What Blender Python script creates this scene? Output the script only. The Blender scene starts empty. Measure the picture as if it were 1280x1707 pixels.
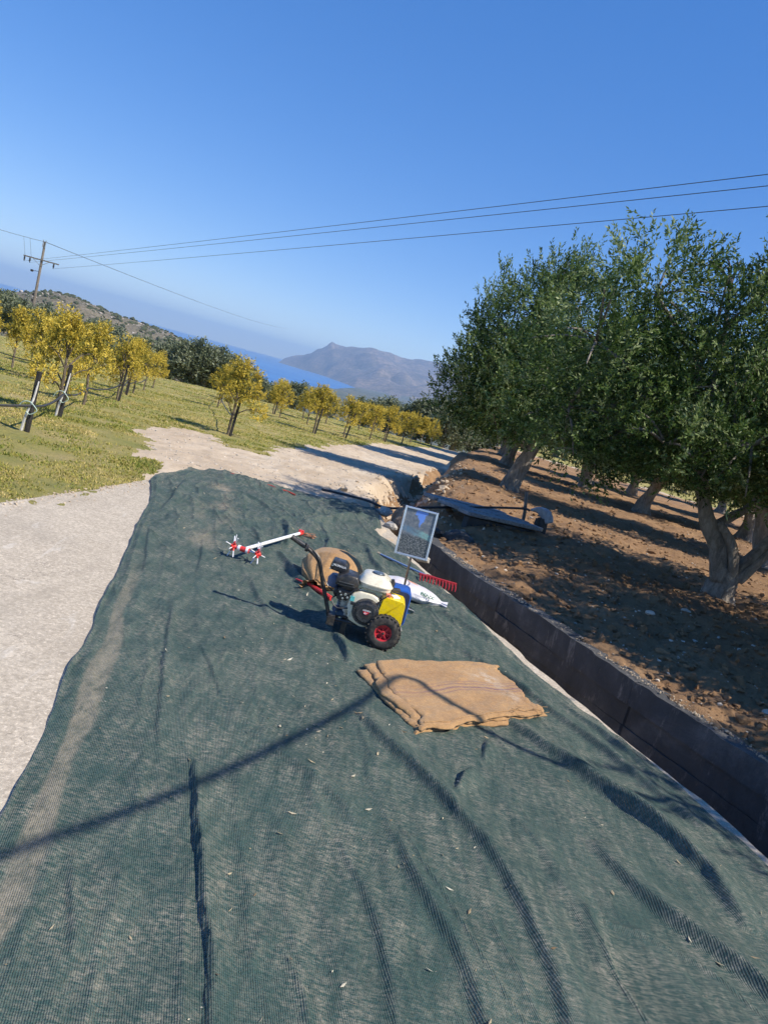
import bpy, bmesh, math, random
import numpy as np
from mathutils import Vector, Matrix

# ======================= camera, sky, sun, exposure =======================
SC = bpy.context.scene
COL = SC.collection
R = math.radians
cam_d = bpy.data.cameras.new('camera'); CAM = bpy.data.objects.new('camera', cam_d); COL.objects.link(CAM)
cam_d.sensor_fit = 'VERTICAL'; cam_d.sensor_height = 36; cam_d.lens = 27.04
cam_d.clip_start = .05; cam_d.clip_end = 80000
ROLL, PITCH = R(15.2), R(9.17)
_c, _s = math.cos(ROLL), math.sin(ROLL)
_fw = Vector((0, math.cos(PITCH), -math.sin(PITCH))); _up = Vector((0, math.sin(PITCH), math.cos(PITCH))); _rt = Vector((1, 0, 0))
_R = _rt * _c + _up * _s; _U = -_rt * _s + _up * _c
CAM.matrix_world = Matrix(((_R.x, _U.x, -_fw.x, 0), (_R.y, _U.y, -_fw.y, 0), (_R.z, _U.z, -_fw.z, 1.6), (0, 0, 0, 1)))
SC.camera = CAM

SUN_EL, SUN_AZ = R(49), R(112)        # azimuth clockwise from the viewing direction (+Y): from the right, a little behind
W = bpy.data.worlds.new('World'); SC.world = W; W.use_nodes = True
nt = W.node_tree
sky = nt.nodes.new('ShaderNodeTexSky'); sky.sky_type = 'NISHITA'; sky.sun_disc = False
sky.sun_elevation = SUN_EL; sky.sun_rotation = SUN_AZ
sky.altitude = 100; sky.air_density = .7; sky.dust_density = .0; sky.ozone_density = 3.0
bg = nt.nodes['Background']; bg.inputs['Strength'].default_value = .15
hsv = nt.nodes.new('ShaderNodeHueSaturation'); hsv.inputs['Saturation'].default_value = 1.8; hsv.inputs['Hue'].default_value = .516; hsv.inputs['Value'].default_value = 1.75
gam = nt.nodes.new('ShaderNodeGamma'); gam.inputs[1].default_value = .55; nt.links.new(sky.outputs[0], gam.inputs[0]); nt.links.new(gam.outputs[0], hsv.inputs['Color']); nt.links.new(hsv.outputs[0], bg.inputs['Color'])
sl = bpy.data.lights.new('sun', 'SUN'); SUN = bpy.data.objects.new('sun', sl); COL.objects.link(SUN)
sl.energy = 4.7; sl.angle = R(.53); sl.color = (1, .92, .80)
_sd = Vector((math.cos(SUN_EL) * math.sin(SUN_AZ), math.cos(SUN_EL) * math.cos(SUN_AZ), math.sin(SUN_EL)))
SUN.rotation_euler = _sd.to_track_quat('Z', 'Y').to_euler(); SUN.location = _sd * 60
SC.view_settings.view_transform = 'Standard'; SC.view_settings.look = 'None'
SC.view_settings.exposure = .48; SC.view_settings.gamma = 1; SC.view_settings.use_curve_mapping = False
SC.render.engine = 'CYCLES'
SC.cycles.max_bounces = 4; SC.cycles.diffuse_bounces = 3; SC.cycles.transparent_max_bounces = 8; SC.cycles.use_adaptive_sampling = True; SC.cycles.adaptive_threshold = .02; SC.cycles.volume_bounces = 0

rng = np.random.default_rng(7)
random.seed(7)

# ======================= helpers =======================
def tag(o, label=None, cat=None, group=None, kind=None):
    if label: o['label'] = label
    if cat: o['category'] = cat
    if group: o['group'] = group
    if kind: o['kind'] = kind
    return o
def link(o, parent=None):
    COL.objects.link(o)
    if parent is not None: o.parent = parent
    return o
def empty(name, loc=(0, 0, 0), rz=0):
    o = bpy.data.objects.new(name, None); o.location = loc; o.rotation_euler = (0, 0, rz); o.empty_display_size = .1
    return link(o)
def np_mesh(name, V, F, smooth=False, attrs=None):
    """F: (m,k) array of equal-sized faces"""
    V = np.asarray(V, np.float32); F = np.asarray(F, np.int32)
    me = bpy.data.meshes.new(name); m, k = F.shape
    me.vertices.add(len(V)); me.vertices.foreach_set('co', V.ravel())
    me.loops.add(m * k); me.loops.foreach_set('vertex_index', F.ravel())
    me.polygons.add(m); me.polygons.foreach_set('loop_start', np.arange(0, m * k, k, dtype=np.int32))
    me.update(calc_edges=True)
    me.polygons.foreach_set('use_smooth', np.full(m, smooth, bool))
    for n, a in (attrs or {}).items():
        at = me.attributes.new(n, 'FLOAT', 'POINT'); at.data.foreach_set('value', np.asarray(a, np.float32))
    return me
def obj(name, me, m=None, parent=None, loc=None, rot=None):
    o = bpy.data.objects.new(name, me)
    if m is not None and len(me.materials) == 0: me.materials.append(m)
    link(o, parent)
    if loc is not None: o.location = loc
    if rot is not None: o.rotation_euler = rot
    return o
class MB:
    def __init__(s): s.v = []; s.f = []
    def add(s, V, F):
        n = len(s.v); s.v += [tuple(map(float, q)) for q in V]; s.f += [tuple(i + n for i in q) for q in F]; return s
    def box(s, c, d, rz=0, M=None):
        x, y, z = [q / 2 for q in d]
        V = [Vector(q) for q in ((-x, -y, -z), (x, -y, -z), (x, y, -z), (-x, y, -z), (-x, -y, z), (x, -y, z), (x, y, z), (-x, y, z))]
        T = Matrix.Translation(c) @ (M if M is not None else Matrix.Rotation(rz, 4, 'Z'))
        return s.add([T @ q for q in V], [(3, 2, 1, 0), (4, 5, 6, 7), (0, 1, 5, 4), (1, 2, 6, 5), (2, 3, 7, 6), (3, 0, 4, 7)])
    def tube(s, pts, r, n=8, wob=0, seed=0, cap=True):
        P = [Vector(q) for q in pts]; m = len(P); rr = r if hasattr(r, '__len__') else [r] * m
        rg = random.Random(seed); ref = None; V = []; F = []
        ph = [rg.uniform(0, 6.28) for _ in range(4)]
        for i, p in enumerate(P):
            t = (P[min(i + 1, m - 1)] - P[max(i - 1, 0)]).normalized()
            if ref is None: ref = t.orthogonal().normalized()
            ref = (ref - t * ref.dot(t)).normalized(); b = t.cross(ref)
            for k in range(n):
                a = 2 * math.pi * k / n
                q = rr[i]
                if wob: q *= 1 + wob * (math.sin(2 * a + ph[0] + i * .5) + .8 * math.sin(3 * a + ph[1] - i * .35) + .6 * math.sin(5 * a + ph[2] + i * .7)) + wob * rg.uniform(-.5, .5)
                V.append(p + (ref * math.cos(a) + b * math.sin(a)) * q)
        for i in range(m - 1):
            for k in range(n):
                k2 = (k + 1) % n; F.append((i * n + k, i * n + k2, (i + 1) * n + k2, (i + 1) * n + k))
        if cap: F.append(tuple(range(n - 1, -1, -1))); F.append(tuple((m - 1) * n + k for k in range(n)))
        return s.add(V, F)
    def lathe(s, prof, c=(0, 0, 0), axis='Z', n=24, close=False):
        """prof: (radius, height) pairs"""
        V = []; F = []; m = len(prof)
        for r_, h in prof:
            for k in range(n):
                a = 2 * math.pi * k / n; q = (r_ * math.cos(a), r_ * math.sin(a), h)
                q = {'Z': q, 'Y': (q[0], q[2], q[1]), 'X': (q[2], q[0], q[1])}[axis]
                V.append((q[0] + c[0], q[1] + c[1], q[2] + c[2]))
        for i in range(m if close else m - 1):
            j = (i + 1) % m
            for k in range(n):
                k2 = (k + 1) % n; F.append((i * n + k, i * n + k2, j * n + k2, j * n + k))
        return s.add(V, F)
    def prism(s, poly, y0, y1):
        """polygon in XZ, extruded along Y"""
        n = len(poly); V = [(x, y0, z) for x, z in poly] + [(x, y1, z) for x, z in poly]
        return s.add(V, [tuple(range(n)), tuple(range(2 * n - 1, n - 1, -1))] + [(i, i + n, (i + 1) % n + n, (i + 1) % n) for i in range(n)])
    def mesh(s, name, smooth=False, bevel=0, seg=2, fix=True):
        me = bpy.data.meshes.new(name); me.from_pydata(s.v, [], s.f)
        bm = bmesh.new(); bm.from_mesh(me)
        if fix: bmesh.ops.recalc_face_normals(bm, faces=bm.faces)
        if bevel:
            es = [e for e in bm.edges if len(e.link_faces) == 2 and e.calc_face_angle(0) > .5]
            bmesh.ops.bevel(bm, geom=es, offset=bevel, segments=seg, affect='EDGES', profile=.5, clamp_overlap=True)
        bm.to_mesh(me); bm.free()
        me.polygons.foreach_set('use_smooth', np.full(len(me.polygons), bool(smooth)))
        if smooth and smooth != 2:
            try: me.set_sharp_from_angle(angle=R(40))
            except Exception: pass
        return me
    def build(s, name, m, parent=None, loc=None, rot=None, **k): return obj(name, s.mesh(name, **k), m, parent, loc, rot)
def copy_tree(o, parent=None):
    c = o.copy(); COL.objects.link(c)
    if parent is not None: c.parent = parent
    for ch in list(o.children): copy_tree(ch, c)
    return c
def smooth_path(pts, k=6):
    P = [Vector(p) for p in pts]; out = []
    for i in range(len(P) - 1):
        a = P[max(i - 1, 0)]; b = P[i]; c = P[i + 1]; d = P[min(i + 2, len(P) - 1)]
        for j in range(k):
            t = j / k
            out.append(.5 * ((2 * b) + (c - a) * t + (2 * a - 5 * b + 4 * c - d) * t * t + (3 * b - 3 * c + d - a) * t ** 3))
    return out + [P[-1]]
def text_mesh(body, size, name='lettering', extrude=.0006, bold=False):
    cu = bpy.data.curves.new(name, 'FONT'); cu.body = body; cu.size = size; cu.extrude = extrude; cu.align_x = 'CENTER'; cu.align_y = 'CENTER'
    if bold: cu.offset = size * .02
    o = bpy.data.objects.new(name, cu); COL.objects.link(o)
    dg = bpy.context.evaluated_depsgraph_get(); me = bpy.data.meshes.new_from_object(o.evaluated_get(dg))
    bpy.data.objects.remove(o); bpy.data.curves.remove(cu); me.name = name
    return me

# ======================= materials =======================
class NT:
    """tiny node-graph writer"""
    def __init__(s, name):
        s.m = bpy.data.materials.new(name); s.m.use_nodes = True; s.t = s.m.node_tree; s.b = s.t.nodes['Principled BSDF']; s.out = s.t.nodes['Material Output']
        s.co = None
    def n(s, typ, **k):
        d = s.t.nodes.new(typ)
        for a, v in k.items():
            if a.startswith('_'): setattr(d, a[1:], v)
            else: s.set(d.inputs[a.replace('__', ' ')], v)
        return d
    def set(s, inp, v):
        if isinstance(v, bpy.types.NodeSocket): s.t.links.new(v, inp)
        else: inp.default_value = v if not (isinstance(v, tuple) and len(v) == 3 and inp.type == 'RGBA') else (*v, 1)
    def obj(s):
        if s.co is None: s.co = s.t.nodes.new('ShaderNodeTexCoord').outputs['Object']
        return s.co
    def map(s, scale=(1, 1, 1), rot=(0, 0, 0), vec=None):
        d = s.t.nodes.new('ShaderNodeMapping'); s.t.links.new(vec or s.obj(), d.inputs[0]); d.inputs['Scale'].default_value = scale; d.inputs['Rotation'].default_value = rot
        return d.outputs[0]
    def noise(s, scale, detail=4, rough=.55, vec=None, dist=0):
        return s.n('ShaderNodeTexNoise', Vector=vec or s.obj(), Scale=scale, Detail=detail, Roughness=rough, Distortion=dist).outputs['Fac']
    def ramp(s, f, stops):
        d = s.t.nodes.new('ShaderNodeValToRGB'); s.t.links.new(f, d.inputs[0]); e = d.color_ramp.elements
        while len(e) < len(stops): e.new(.5)
        for q, (p, c) in zip(e, stops):
            q.position = p; q.color = (*c, 1) if isinstance(c, tuple) else (c, c, c, 1)
        return d.outputs[0]
    def mix(s, f, a, b, mode='MIX'):
        d = s.t.nodes.new('ShaderNodeMix'); d.data_type = 'RGBA'; d.blend_type = mode
        s.set(d.inputs[0], f); s.set(d.inputs[6], a); s.set(d.inputs[7], b); return d.outputs[2]
    def math(s, op, a, b=0., c=0.):
        d = s.t.nodes.new('ShaderNodeMath'); d.operation = op; s.set(d.inputs[0], a); s.set(d.inputs[1], b); s.set(d.inputs[2], c); return d.outputs[0]
    def attr(s, n): return s.n('ShaderNodeAttribute', _attribute_name=n).outputs['Fac']
    def bump(s, h, st=.5, dist=.01, prev=None):
        d = s.n('ShaderNodeBump', Height=h, Strength=st, Distance=dist)
        if prev is not None: s.t.links.new(prev, d.inputs['Normal'])
        return d.outputs[0]
    def done(s, col=None, rough=None, normal=None, **k):
        if col is not None: s.set(s.b.inputs['Base Color'], col)
        if rough is not None: s.set(s.b.inputs['Roughness'], rough)
        if normal is not None: s.t.links.new(normal, s.b.inputs['Normal'])
        for a, v in k.items(): s.set(s.b.inputs[a.replace('__', ' ')], v)
        return s.m
def plain(name, col, rough=.5, metal=0, var=.25, scale=18, bump=.15, bscale=120, dist=.002, coat=0, grime=0):
    t = NT(name); f = t.noise(scale, 5, .6)
    lo = tuple(c * (1 - var) for c in col); hi = tuple(min(1, c * (1 + var)) for c in col)
    c = t.ramp(f, [(.3, lo), (.7, hi)])
    if grime:
        c = t.mix(t.ramp(t.noise(28, 8, .75), [(.48, 0.), (.72, grime)]), c, (.20, .16, .11)); c = t.mix(t.ramp(t.noise(95, 4, .8, t.map((1, 1, .3))), [(.60, 0.), (.68, grime)]), c, (.06, .05, .045))
    r = t.ramp(t.noise(scale * 2.3, 3), [(.3, max(0, rough - .1)), (.7, min(1, rough + .12))])
    return t.done(c, r, t.bump(t.noise(bscale, 3), bump, dist) if bump else None, Metallic=metal, Coat__Weight=coat)

def m_concrete(name='concrete', a=(.46, .39, .295), b=(.61, .53, .415), stain=(.27, .24, .195)):
    t = NT(name)
    n1 = t.noise(1.1, 6, .65, dist=.6); n2 = t.noise(9, 8, .7); n3 = t.noise(120, 4, .7)
    c = t.ramp(n1, [(.3, a), (.68, b)])
    c = t.mix(t.ramp(n2, [(.35, 0.), (.72, .75)]), c, tuple(q * .72 for q in a))
    c = t.mix(t.ramp(t.noise(34, 6, .8), [(.42, .65), (.56, 0.)]), c, tuple(q * .62 for q in a))
    c = t.mix(t.ramp(t.noise(48, 5, .8), [(.52, 0.), (.66, .7)]), c, tuple(min(1, q * 1.35) for q in b))
    sp = t.n('ShaderNodeTexVoronoi', Vector=t.obj(), Scale=70.).outputs['Distance']
    c = t.mix(t.ramp(sp, [(.0, .6), (.22, 0.)]), c, (.30, .285, .25))
    sc = t.noise(2.6, 9, .75, t.map((1, .35, 1), (0, 0, .5)), dist=1.5)
    c = t.mix(t.ramp(sc, [(.60, 0.), (.66, .45), (.72, 0.)]), c, (.64, .60, .53))
    c = t.mix(t.ramp(t.noise(.7, 4, .6, dist=.4), [(.55, 0.), (.8, .5)]), c, stain)
    ck = t.n('ShaderNodeTexVoronoi', Vector=t.n('ShaderNodeVectorMath', _operation='ADD').outputs[0], Scale=.9, _feature='DISTANCE_TO_EDGE')
    va = ck.inputs['Vector'].links[0].from_node; t.set(va.inputs[0], t.obj()); t.set(va.inputs[1], t.n('ShaderNodeTexNoise', Vector=t.obj(), Scale=5., Detail=6.).outputs['Color'])
    cr = t.ramp(ck.outputs['Distance'], [(.0, 1.), (.006, .0)]); c = t.mix(t.math('MULTIPLY', cr, t.ramp(t.noise(.9, 3), [(.45, 0.), (.6, .75)])), c, (.12, .10, .08))
    c = t.mix(t.ramp(t.noise(1.5, 6, .7, t.map((2.2, .35, 1), (0, 0, .27)), dist=.6), [(.5, 0.), (.75, .45)]), c, tuple(q * .62 for q in a))
    nn = t.bump(n2, .35, .012); nn = t.bump(n3, .5, .003, nn); nn = t.bump(t.ramp(sp, [(0, 0.), (.35, 1.)]), .3, .004, nn)
    return t.done(c, .92, nn)
M = {}
M['concrete'] = m_concrete()
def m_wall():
    t = NT('shaded_old_concrete')  # weathered grey, darkened further in the colour to deepen the wall's shade
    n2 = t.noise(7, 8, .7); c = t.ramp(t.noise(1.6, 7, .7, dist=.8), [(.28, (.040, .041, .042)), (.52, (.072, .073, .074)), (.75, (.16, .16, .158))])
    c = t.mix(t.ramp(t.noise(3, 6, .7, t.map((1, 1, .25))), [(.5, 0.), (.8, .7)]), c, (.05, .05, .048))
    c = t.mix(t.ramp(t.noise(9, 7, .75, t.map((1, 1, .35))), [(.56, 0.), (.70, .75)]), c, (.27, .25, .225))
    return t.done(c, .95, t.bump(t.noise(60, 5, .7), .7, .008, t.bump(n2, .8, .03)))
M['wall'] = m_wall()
def m_soil():
    t = NT('soil')
    c = t.ramp(t.noise(1.3, 7, .65), [(.3, (.23, .13, .060)), (.55, (.34, .20, .096)), (.75, (.44, .28, .145))])
    c = t.mix(t.ramp(t.noise(16, 6, .75), [(.4, 0.), (.75, .6)]), c, (.13, .075, .042))
    v = t.n('ShaderNodeTexVoronoi', Vector=t.obj(), Scale=24.)
    c = t.mix(t.ramp(v.outputs['Distance'], [(.0, .55), (.3, 0.)]), c, (.33, .225, .135))
    return t.done(c, .97, t.bump(t.noise(38, 6, .8), .9, .03, t.bump(v.outputs['Distance'], -.6, .03)))
M['soil'] = m_soil()
def m_dirt():
    t = NT('pale_dirt')
    c = t.ramp(t.noise(.55, 7, .65, t.map((1, .45, 1), (0, 0, .15)), dist=.8), [(.3, (.42, .32, .215)), (.52, (.56, .45, .32)), (.72, (.66, .57, .44))])
    c = t.mix(t.ramp(t.noise(6, 8, .75, t.map((1, .4, 1))), [(.45, 0.), (.75, .6)]), c, (.34, .25, .16))
    c = t.mix(t.ramp(t.noise(2.2, 7, .75, t.map((2.5, .5, 1), (0, 0, -.1)), dist=.5), [(.5, 0.), (.68, .65)]), c, (.36, .27, .175))
    v = t.n('ShaderNodeTexVoronoi', Vector=t.obj(), Scale=20.)
    c = t.mix(t.ramp(v.outputs['Distance'], [(.0, .5), (.2, 0.)]), c, (.68, .62, .53))
    return t.done(c, .95, t.bump(t.noise(30, 6, .8), .8, .02, t.bump(v.outputs['Distance'], -.4, .02)))
M['dirt'] = m_dirt()
def m_gground():
    t = NT('grass_ground')
    c = t.ramp(t.noise(.8, 6, .6), [(.3, (.21, .22, .045)), (.5, (.34, .29, .08)), (.7, (.48, .36, .15))])
    c = t.mix(t.ramp(t.noise(22, 6, .8, t.map((1, 1, 1))), [(.3, .6), (.6, 0.)]), c, (.13, .15, .035))
    return t.done(c, .95, t.bump(t.noise(45, 5, .8), .9, .03))
M['gground'] = m_gground()
def m_blade(name, stops, rough=.55, trans=.25):
    t = NT(name); c = t.ramp(t.attr('tint'), stops)
    s = t.n('ShaderNodeBsdfTranslucent', Color=c).outputs[0]; t.done(c, rough, Specular__IOR__Level=.28)
    mx = t.n('ShaderNodeMixShader', Fac=trans); t.t.links.new(t.b.outputs[0], mx.inputs[1]); t.t.links.new(s, mx.inputs[2]); t.t.links.new(mx.outputs[0], t.out.inputs['Surface'])
    return t.m
M['grass'] = m_blade('grass_blades', [(0, (.10, .16, .022)), (.35, (.24, .265, .045)), (.62, (.43, .36, .09)), (1, (.60, .47, .21))], .7)
M['olive'] = m_blade('olive_leaves', [(0, (.022, .045, .010)), (.45, (.066, .122, .026)), (.75, (.15, .215, .055)), (1, (.31, .37, .17))], .5, .30)
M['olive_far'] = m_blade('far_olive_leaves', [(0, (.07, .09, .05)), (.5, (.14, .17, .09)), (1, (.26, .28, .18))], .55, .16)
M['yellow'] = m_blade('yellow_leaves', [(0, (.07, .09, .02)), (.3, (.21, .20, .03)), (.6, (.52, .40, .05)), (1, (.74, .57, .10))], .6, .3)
def m_bark(name, a, b, sc=(9, 9, 2.2)):
    t = NT(name); f = t.noise(1.6, 8, .72, t.map(sc), dist=.7)
    c = t.ramp(f, [(.3, a), (.66, b)]); c = t.mix(t.ramp(t.noise(34, 4, .7), [(.55, 0.), (.75, .5)]), c, tuple(min(1, q * 1.4) for q in b))
    return t.done(c, .93, t.bump(t.noise(60, 5, .75), .6, .008, t.bump(f, 1., .06)))
M['bark'] = m_bark('olive_bark', (.12, .10, .082), (.42, .37, .31))
M['thinbark'] = m_bark('young_bark', (.10, .075, .05), (.26, .21, .15), (14, 14, 4))
M['wood'] = m_bark('weathered_wood', (.13, .12, .11), (.36, .34, .31), (22, 22, 1.5))
M['stake'] = m_bark('dark_stake', (.018, .016, .015), (.06, .055, .05), (22, 22, 1.5))
M['polewood'] = m_bark('pole_wood', (.12, .10, .085), (.27, .23, .19), (8, 8, .6))

# ---- numpy noise -------------------------------------------------------
def _h(ix, iy, s):
    n = (ix.astype(np.int64) * 374761393 + iy.astype(np.int64) * 668265263 + s * 1442695041) & 0xffffffff
    n = ((n ^ (n >> 13)) * 1274126177) & 0xffffffff
    return ((n ^ (n >> 16)) & 0xffff) / 65535.0
def vnoise(x, y, s=0):
    x = np.asarray(x, float); y = np.asarray(y, float)
    ix = np.floor(x); iy = np.floor(y); fx = x - ix; fy = y - iy
    u = fx * fx * fx * (fx * (fx * 6 - 15) + 10); v = fy * fy * fy * (fy * (fy * 6 - 15) + 10)
    a = _h(ix, iy, s); b = _h(ix + 1, iy, s); c = _h(ix, iy + 1, s); d = _h(ix + 1, iy + 1, s)
    return (a + (b - a) * u + (c - a) * v + (a - b - c + d) * u * v) * 2 - 1
def fbm(x, y, o=4, s=0, g=.5):
    t = 0; a = 1
    for k in range(o):
        t = t + a * vnoise(x + 17.3 * k, y - 9.1 * k, s + k); x = x * 2.03; y = y * 2.03; a *= g
    return t
def sm(a, b, x):
    t = np.clip((x - a) / (b - a), 0, 1); return t * t * (3 - 2 * t)
# ---- shape of the ground -------------------------------------------------
SL = np.array([(3.33, .5), (2.7, 1.9), (2.11, 3.3), (1.49, 4.71), (.79, 6.38), (.42, 7.5), (.1, 8.9), (-.02, 9.6)])   # road slab edge
WL = np.array([(4.53, .5), (3.31, 2.9), (2.57, 4.35), (1.87, 5.66), (.72, 8.05), (.48, 8.9), (.38, 9.6)])            # channel wall top
GU = np.array([(.40, 9.2), (.28, 10.4), (.22, 11.8), (.35, 14.), (.7, 17.), (1.25, 21.), (1.95, 28.), (4., 40.), (9., 70.), (14, 100)])
def xs(y): return np.interp(y, SL[:, 1], SL[:, 0])
def xw(y): return np.interp(y, WL[:, 1], WL[:, 0])
def xg(y): return np.interp(y, GU[:, 1], GU[:, 0])
def xb(y): return np.where(y < 9.2, xw(y), xg(y) + .12 * np.sin(y * 1.3))
def height(x, y, fine=True):
    x = np.asarray(x, float); y = np.asarray(y, float)
    zl = np.interp(y, [9.5, 15, 20, 32, 45, 70, 110], [0, -.25, -.45, -.8, -1.1, -3.3, -7.5]) - .4 * sm(3.1, 18, -x) - .02
    zl = zl + .05 * fbm(x * .25, y * .25, 3, 5) * sm(9, 16, np.hypot(x, y))
    d = x - xb(y)
    zr = .03 + .10 * sm(0, 3, d) - .012 * np.maximum(0, y - 13) + .10 * np.exp(-((d - 1.1) / .7) ** 2) * sm(9, 11, y)
    if fine:
        zr = zr + .045 * fbm(x * 2.2, y * 2.2, 3, 11) + .03 * np.abs(fbm(x * 7, y * 7, 3, 12))
        zl = zl + .014 * fbm(x * 3, y * 3, 3, 14) + .012 * np.abs(fbm(x * 5, y * 2.2, 3, 15))
    t = sm(-.25, .25, d)
    z = zl * (1 - t) + zr * t
    # eroded gully beyond the slab
    wob = .22 * fbm(y * .9, x * 0 + 3, 3, 21)
    g = np.abs(x - xg(y) - wob * .6); w = np.interp(y, [9, 10, 12, 16, 22, 28], [.35, .55, .62, .5, .42, .2]) * (1 + .35 * fbm(y * 1.3, y * 0, 2, 23))
    dep = np.interp(y, [8.8, 9.6, 12, 18, 24, 29], [.5, .58, .6, .5, .38, 0])
    z = z - dep * (1 - sm(w * .12, w * 1.3, g)) * sm(8.7, 9.3, y)
    # concrete-lined channel
    ch = (1 - sm(8.9, 9.4, y)) * ((x > xs(y) - .06) & (x < xw(y) + .06))
    z = np.where(ch > 0, -.62 + .02 * fbm(x * 4, y * 4, 2, 31) if fine else -.62, z)
    return z
# ======================= ground =======================
def polar(az0, az1, da, r0, r1, q):
    A = np.arange(R(az0), R(az1) + 1e-6, R(da)); n = int(math.log(r1 / r0) / math.log(q)) + 1; Rr = r0 * q ** np.arange(n)
    a, r = np.meshgrid(A, Rr); na = len(A)
    i, j = np.meshgrid(np.arange(n - 1), np.arange(na - 1), indexing='ij'); k = (i * na + j).ravel()
    F = np.stack([k, k + 1, k + na + 1, k + na], 1)[:, ::-1]
    return (r * np.sin(a)).ravel(), (r * np.cos(a)).ravel(), F
def inpoly(x, y, P):
    ins = np.zeros(x.shape, bool); n = len(P)
    for i in range(n):
        x0, y0 = P[i]; x1, y1 = P[(i + 1) % n]
        c = ((y0 > y) != (y1 > y)) & (x < (x1 - x0) * (y - y0) / (y1 - y0 + 1e-12) + x0); ins ^= c
    return ins
SLAB = [(-4.6, -.6), (-3.75, 1.6), (-3.2, 3.6), (-2.80, 5.56), (-2.5, 7.6), (-2.43, 8.3), (-2.42, 9.05), (-2.0, 9.6), (-1.3, 9.62), (-.6, 9.75)] + [tuple(p) for p in SL[::-1]] + [(3.75, -.6)]
DIRT = [(-2.45, 8.13), (-2.62, 8.9), (-2.64, 9.31), (-2.97, 9.16), (-3.35, 10.35), (-4.27, 12.5), (-4.5, 14.4), (-4.53, 15.39), (-3.76, 15.6), (-2.9, 13.6), (-2.43, 13.9), (-2.5, 16.2), (-2.62, 17.35), (-2.17, 20.57), (-1.15, 30.05), (1.55, 40.82), (2.3, 44), (5, 70), (20, 70), (6, 0), (-2, 0)]
def near_ground():
    x, y, F = polar(-62, 66, .2, 1.3, 110, 1.0085)
    z = height(x, y)
    V = np.stack([x, y, z], 1)
    cx = x[F].mean(1); cy = y[F].mean(1)
    jx = cx + .18 * fbm(cx * 1.7, cy * 1.7, 4, 41); jy = cy + .35 * fbm(cx * 1.7, cy * 1.7, 4, 44)
    inslab = inpoly(cx, cy, SLAB) & (cx < xs(cy) - .25) & inpoly(cx, cy + .35, SLAB) & inpoly(cx - .3, cy, SLAB)
    soil = cx > xb(cy) - .03 + .08 * vnoise(cx * 5, cy * 5, 47)
    soil |= (np.abs(cx - xg(cy) - .1 * vnoise(cx * 3, cy * 3, 48)) < .42) & (cy > 9.3) & (cy < 25)
    dirt = inpoly(jx, jy, DIRT) & ~soil
    farroad = soil & (np.abs(cy - (47 - .62 * (cx - 8))) < 1.0) & (cx > 5)      # pale lane crossing beyond the grove
    fargreen = soil & (cy > 48 - .62 * (cx - 8)) & (cx > 5)
    soil &= ~(farroad | fargreen)
    lab = np.where(inslab, -1, np.where(soil, 2, np.where(farroad, 3, np.where(dirt, 1, 0))))
    for k, n, m in ((0, 'grass_field', 'gground'), (1, 'dirt_road', 'dirt'), (2, 'olive_grove_soil', 'soil'), (3, 'far_lane', 'dirt')):
        f = F[lab == k]; u, inv = np.unique(f, return_inverse=True)
        tag(obj(n, np_mesh(n, V[u], inv.reshape(f.shape), True), M[m]), kind='structure')
near_ground()

def slab():
    P = []
    for i in range(len(SLAB)):
        a = np.array(SLAB[i]); b = np.array(SLAB[(i + 1) % len(SLAB)]); n = max(1, int(np.linalg.norm(b - a) / .06))
        for k in range(n):
            p = a + (b - a) * k / n
            j = .022 * fbm(np.array([p[0] * 3.1]), np.array([p[1] * 3.1]), 4, 51)[0]
            P.append((p[0] + j, p[1] + j * .7))
    bm = bmesh.new(); top = [bm.verts.new((x, y, 0)) for x, y in P]
    f = bm.faces.new(top)
    if f.normal.z < 0: f.normal_flip()
    bm.normal_update()
    r = bmesh.ops.extrude_face_region(bm, geom=[f]); vs = [v for v in r['geom'] if isinstance(v, bmesh.types.BMVert)]
    for v in vs: v.co.z = -.66
    bmesh.ops.recalc_face_normals(bm, faces=bm.faces)
    es = [e for e in bm.edges if all(abs(v.co.z) < 1e-4 for v in e.verts)]
    bmesh.ops.bevel(bm, geom=es, offset=.008, segments=2, affect='EDGES')
    me = bpy.data.meshes.new('concrete_road'); bm.to_mesh(me); bm.free()
    tag(obj('concrete_road', me, M['concrete']), kind='structure')
slab()

# channel wall, cast in boards: one lift per board line
cw = empty('channel_wall', (2.2, 5, 0))
tag(cw, 'dark shaded board-cast concrete retaining wall of the drainage channel beside the grove', 'wall')
def wall_lift(z0, z1, off, seed, y0, y1):
    b = MB(); ys = np.linspace(y0, y1, 28); V = []; F = []
    for i, y in enumerate(ys):
        x = xw(y); j = off + .006 * math.sin(i * 1.7 + seed) + .012 * float(fbm(np.array([y * 1.2]), np.array([seed * 3.3]), 3, 61)[0])
        zt = z1 + (.012 * float(fbm(np.array([y * 5.]), np.array([7.]), 3, 62)[0]) if z1 > 0 else 0)
        for dx, z in ((-j, z0), (-j, zt), (.16, zt), (.16, z0)): V.append((x + dx - 2.2, y - 5, z))
    for i in range(len(ys) - 1):
        for k in range(4): F.append((i * 4 + k, i * 4 + (k + 1) % 4, (i + 1) * 4 + (k + 1) % 4, (i + 1) * 4 + k))
    F += [(0, 1, 2, 3), tuple((len(ys) - 1) * 4 + k for k in (3, 2, 1, 0))]
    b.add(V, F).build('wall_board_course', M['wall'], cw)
zz = [-.66, -.47, -.30, -.145, .045]
for p, (y0, y1) in enumerate([(.6, 2.05), (2.062, 3.62), (3.635, 5.3), (5.312, 6.95), (6.965, 8.75)]):
    for k in range(4): wall_lift(zz[k], zz[k + 1] - (.004 if k < 3 else 0), (.0, .012, .003, .016)[k] + .006 * ((p * 7 + k * 3) % 4 - 1.5), k + 1 + p * .37, y0, y1)

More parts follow.
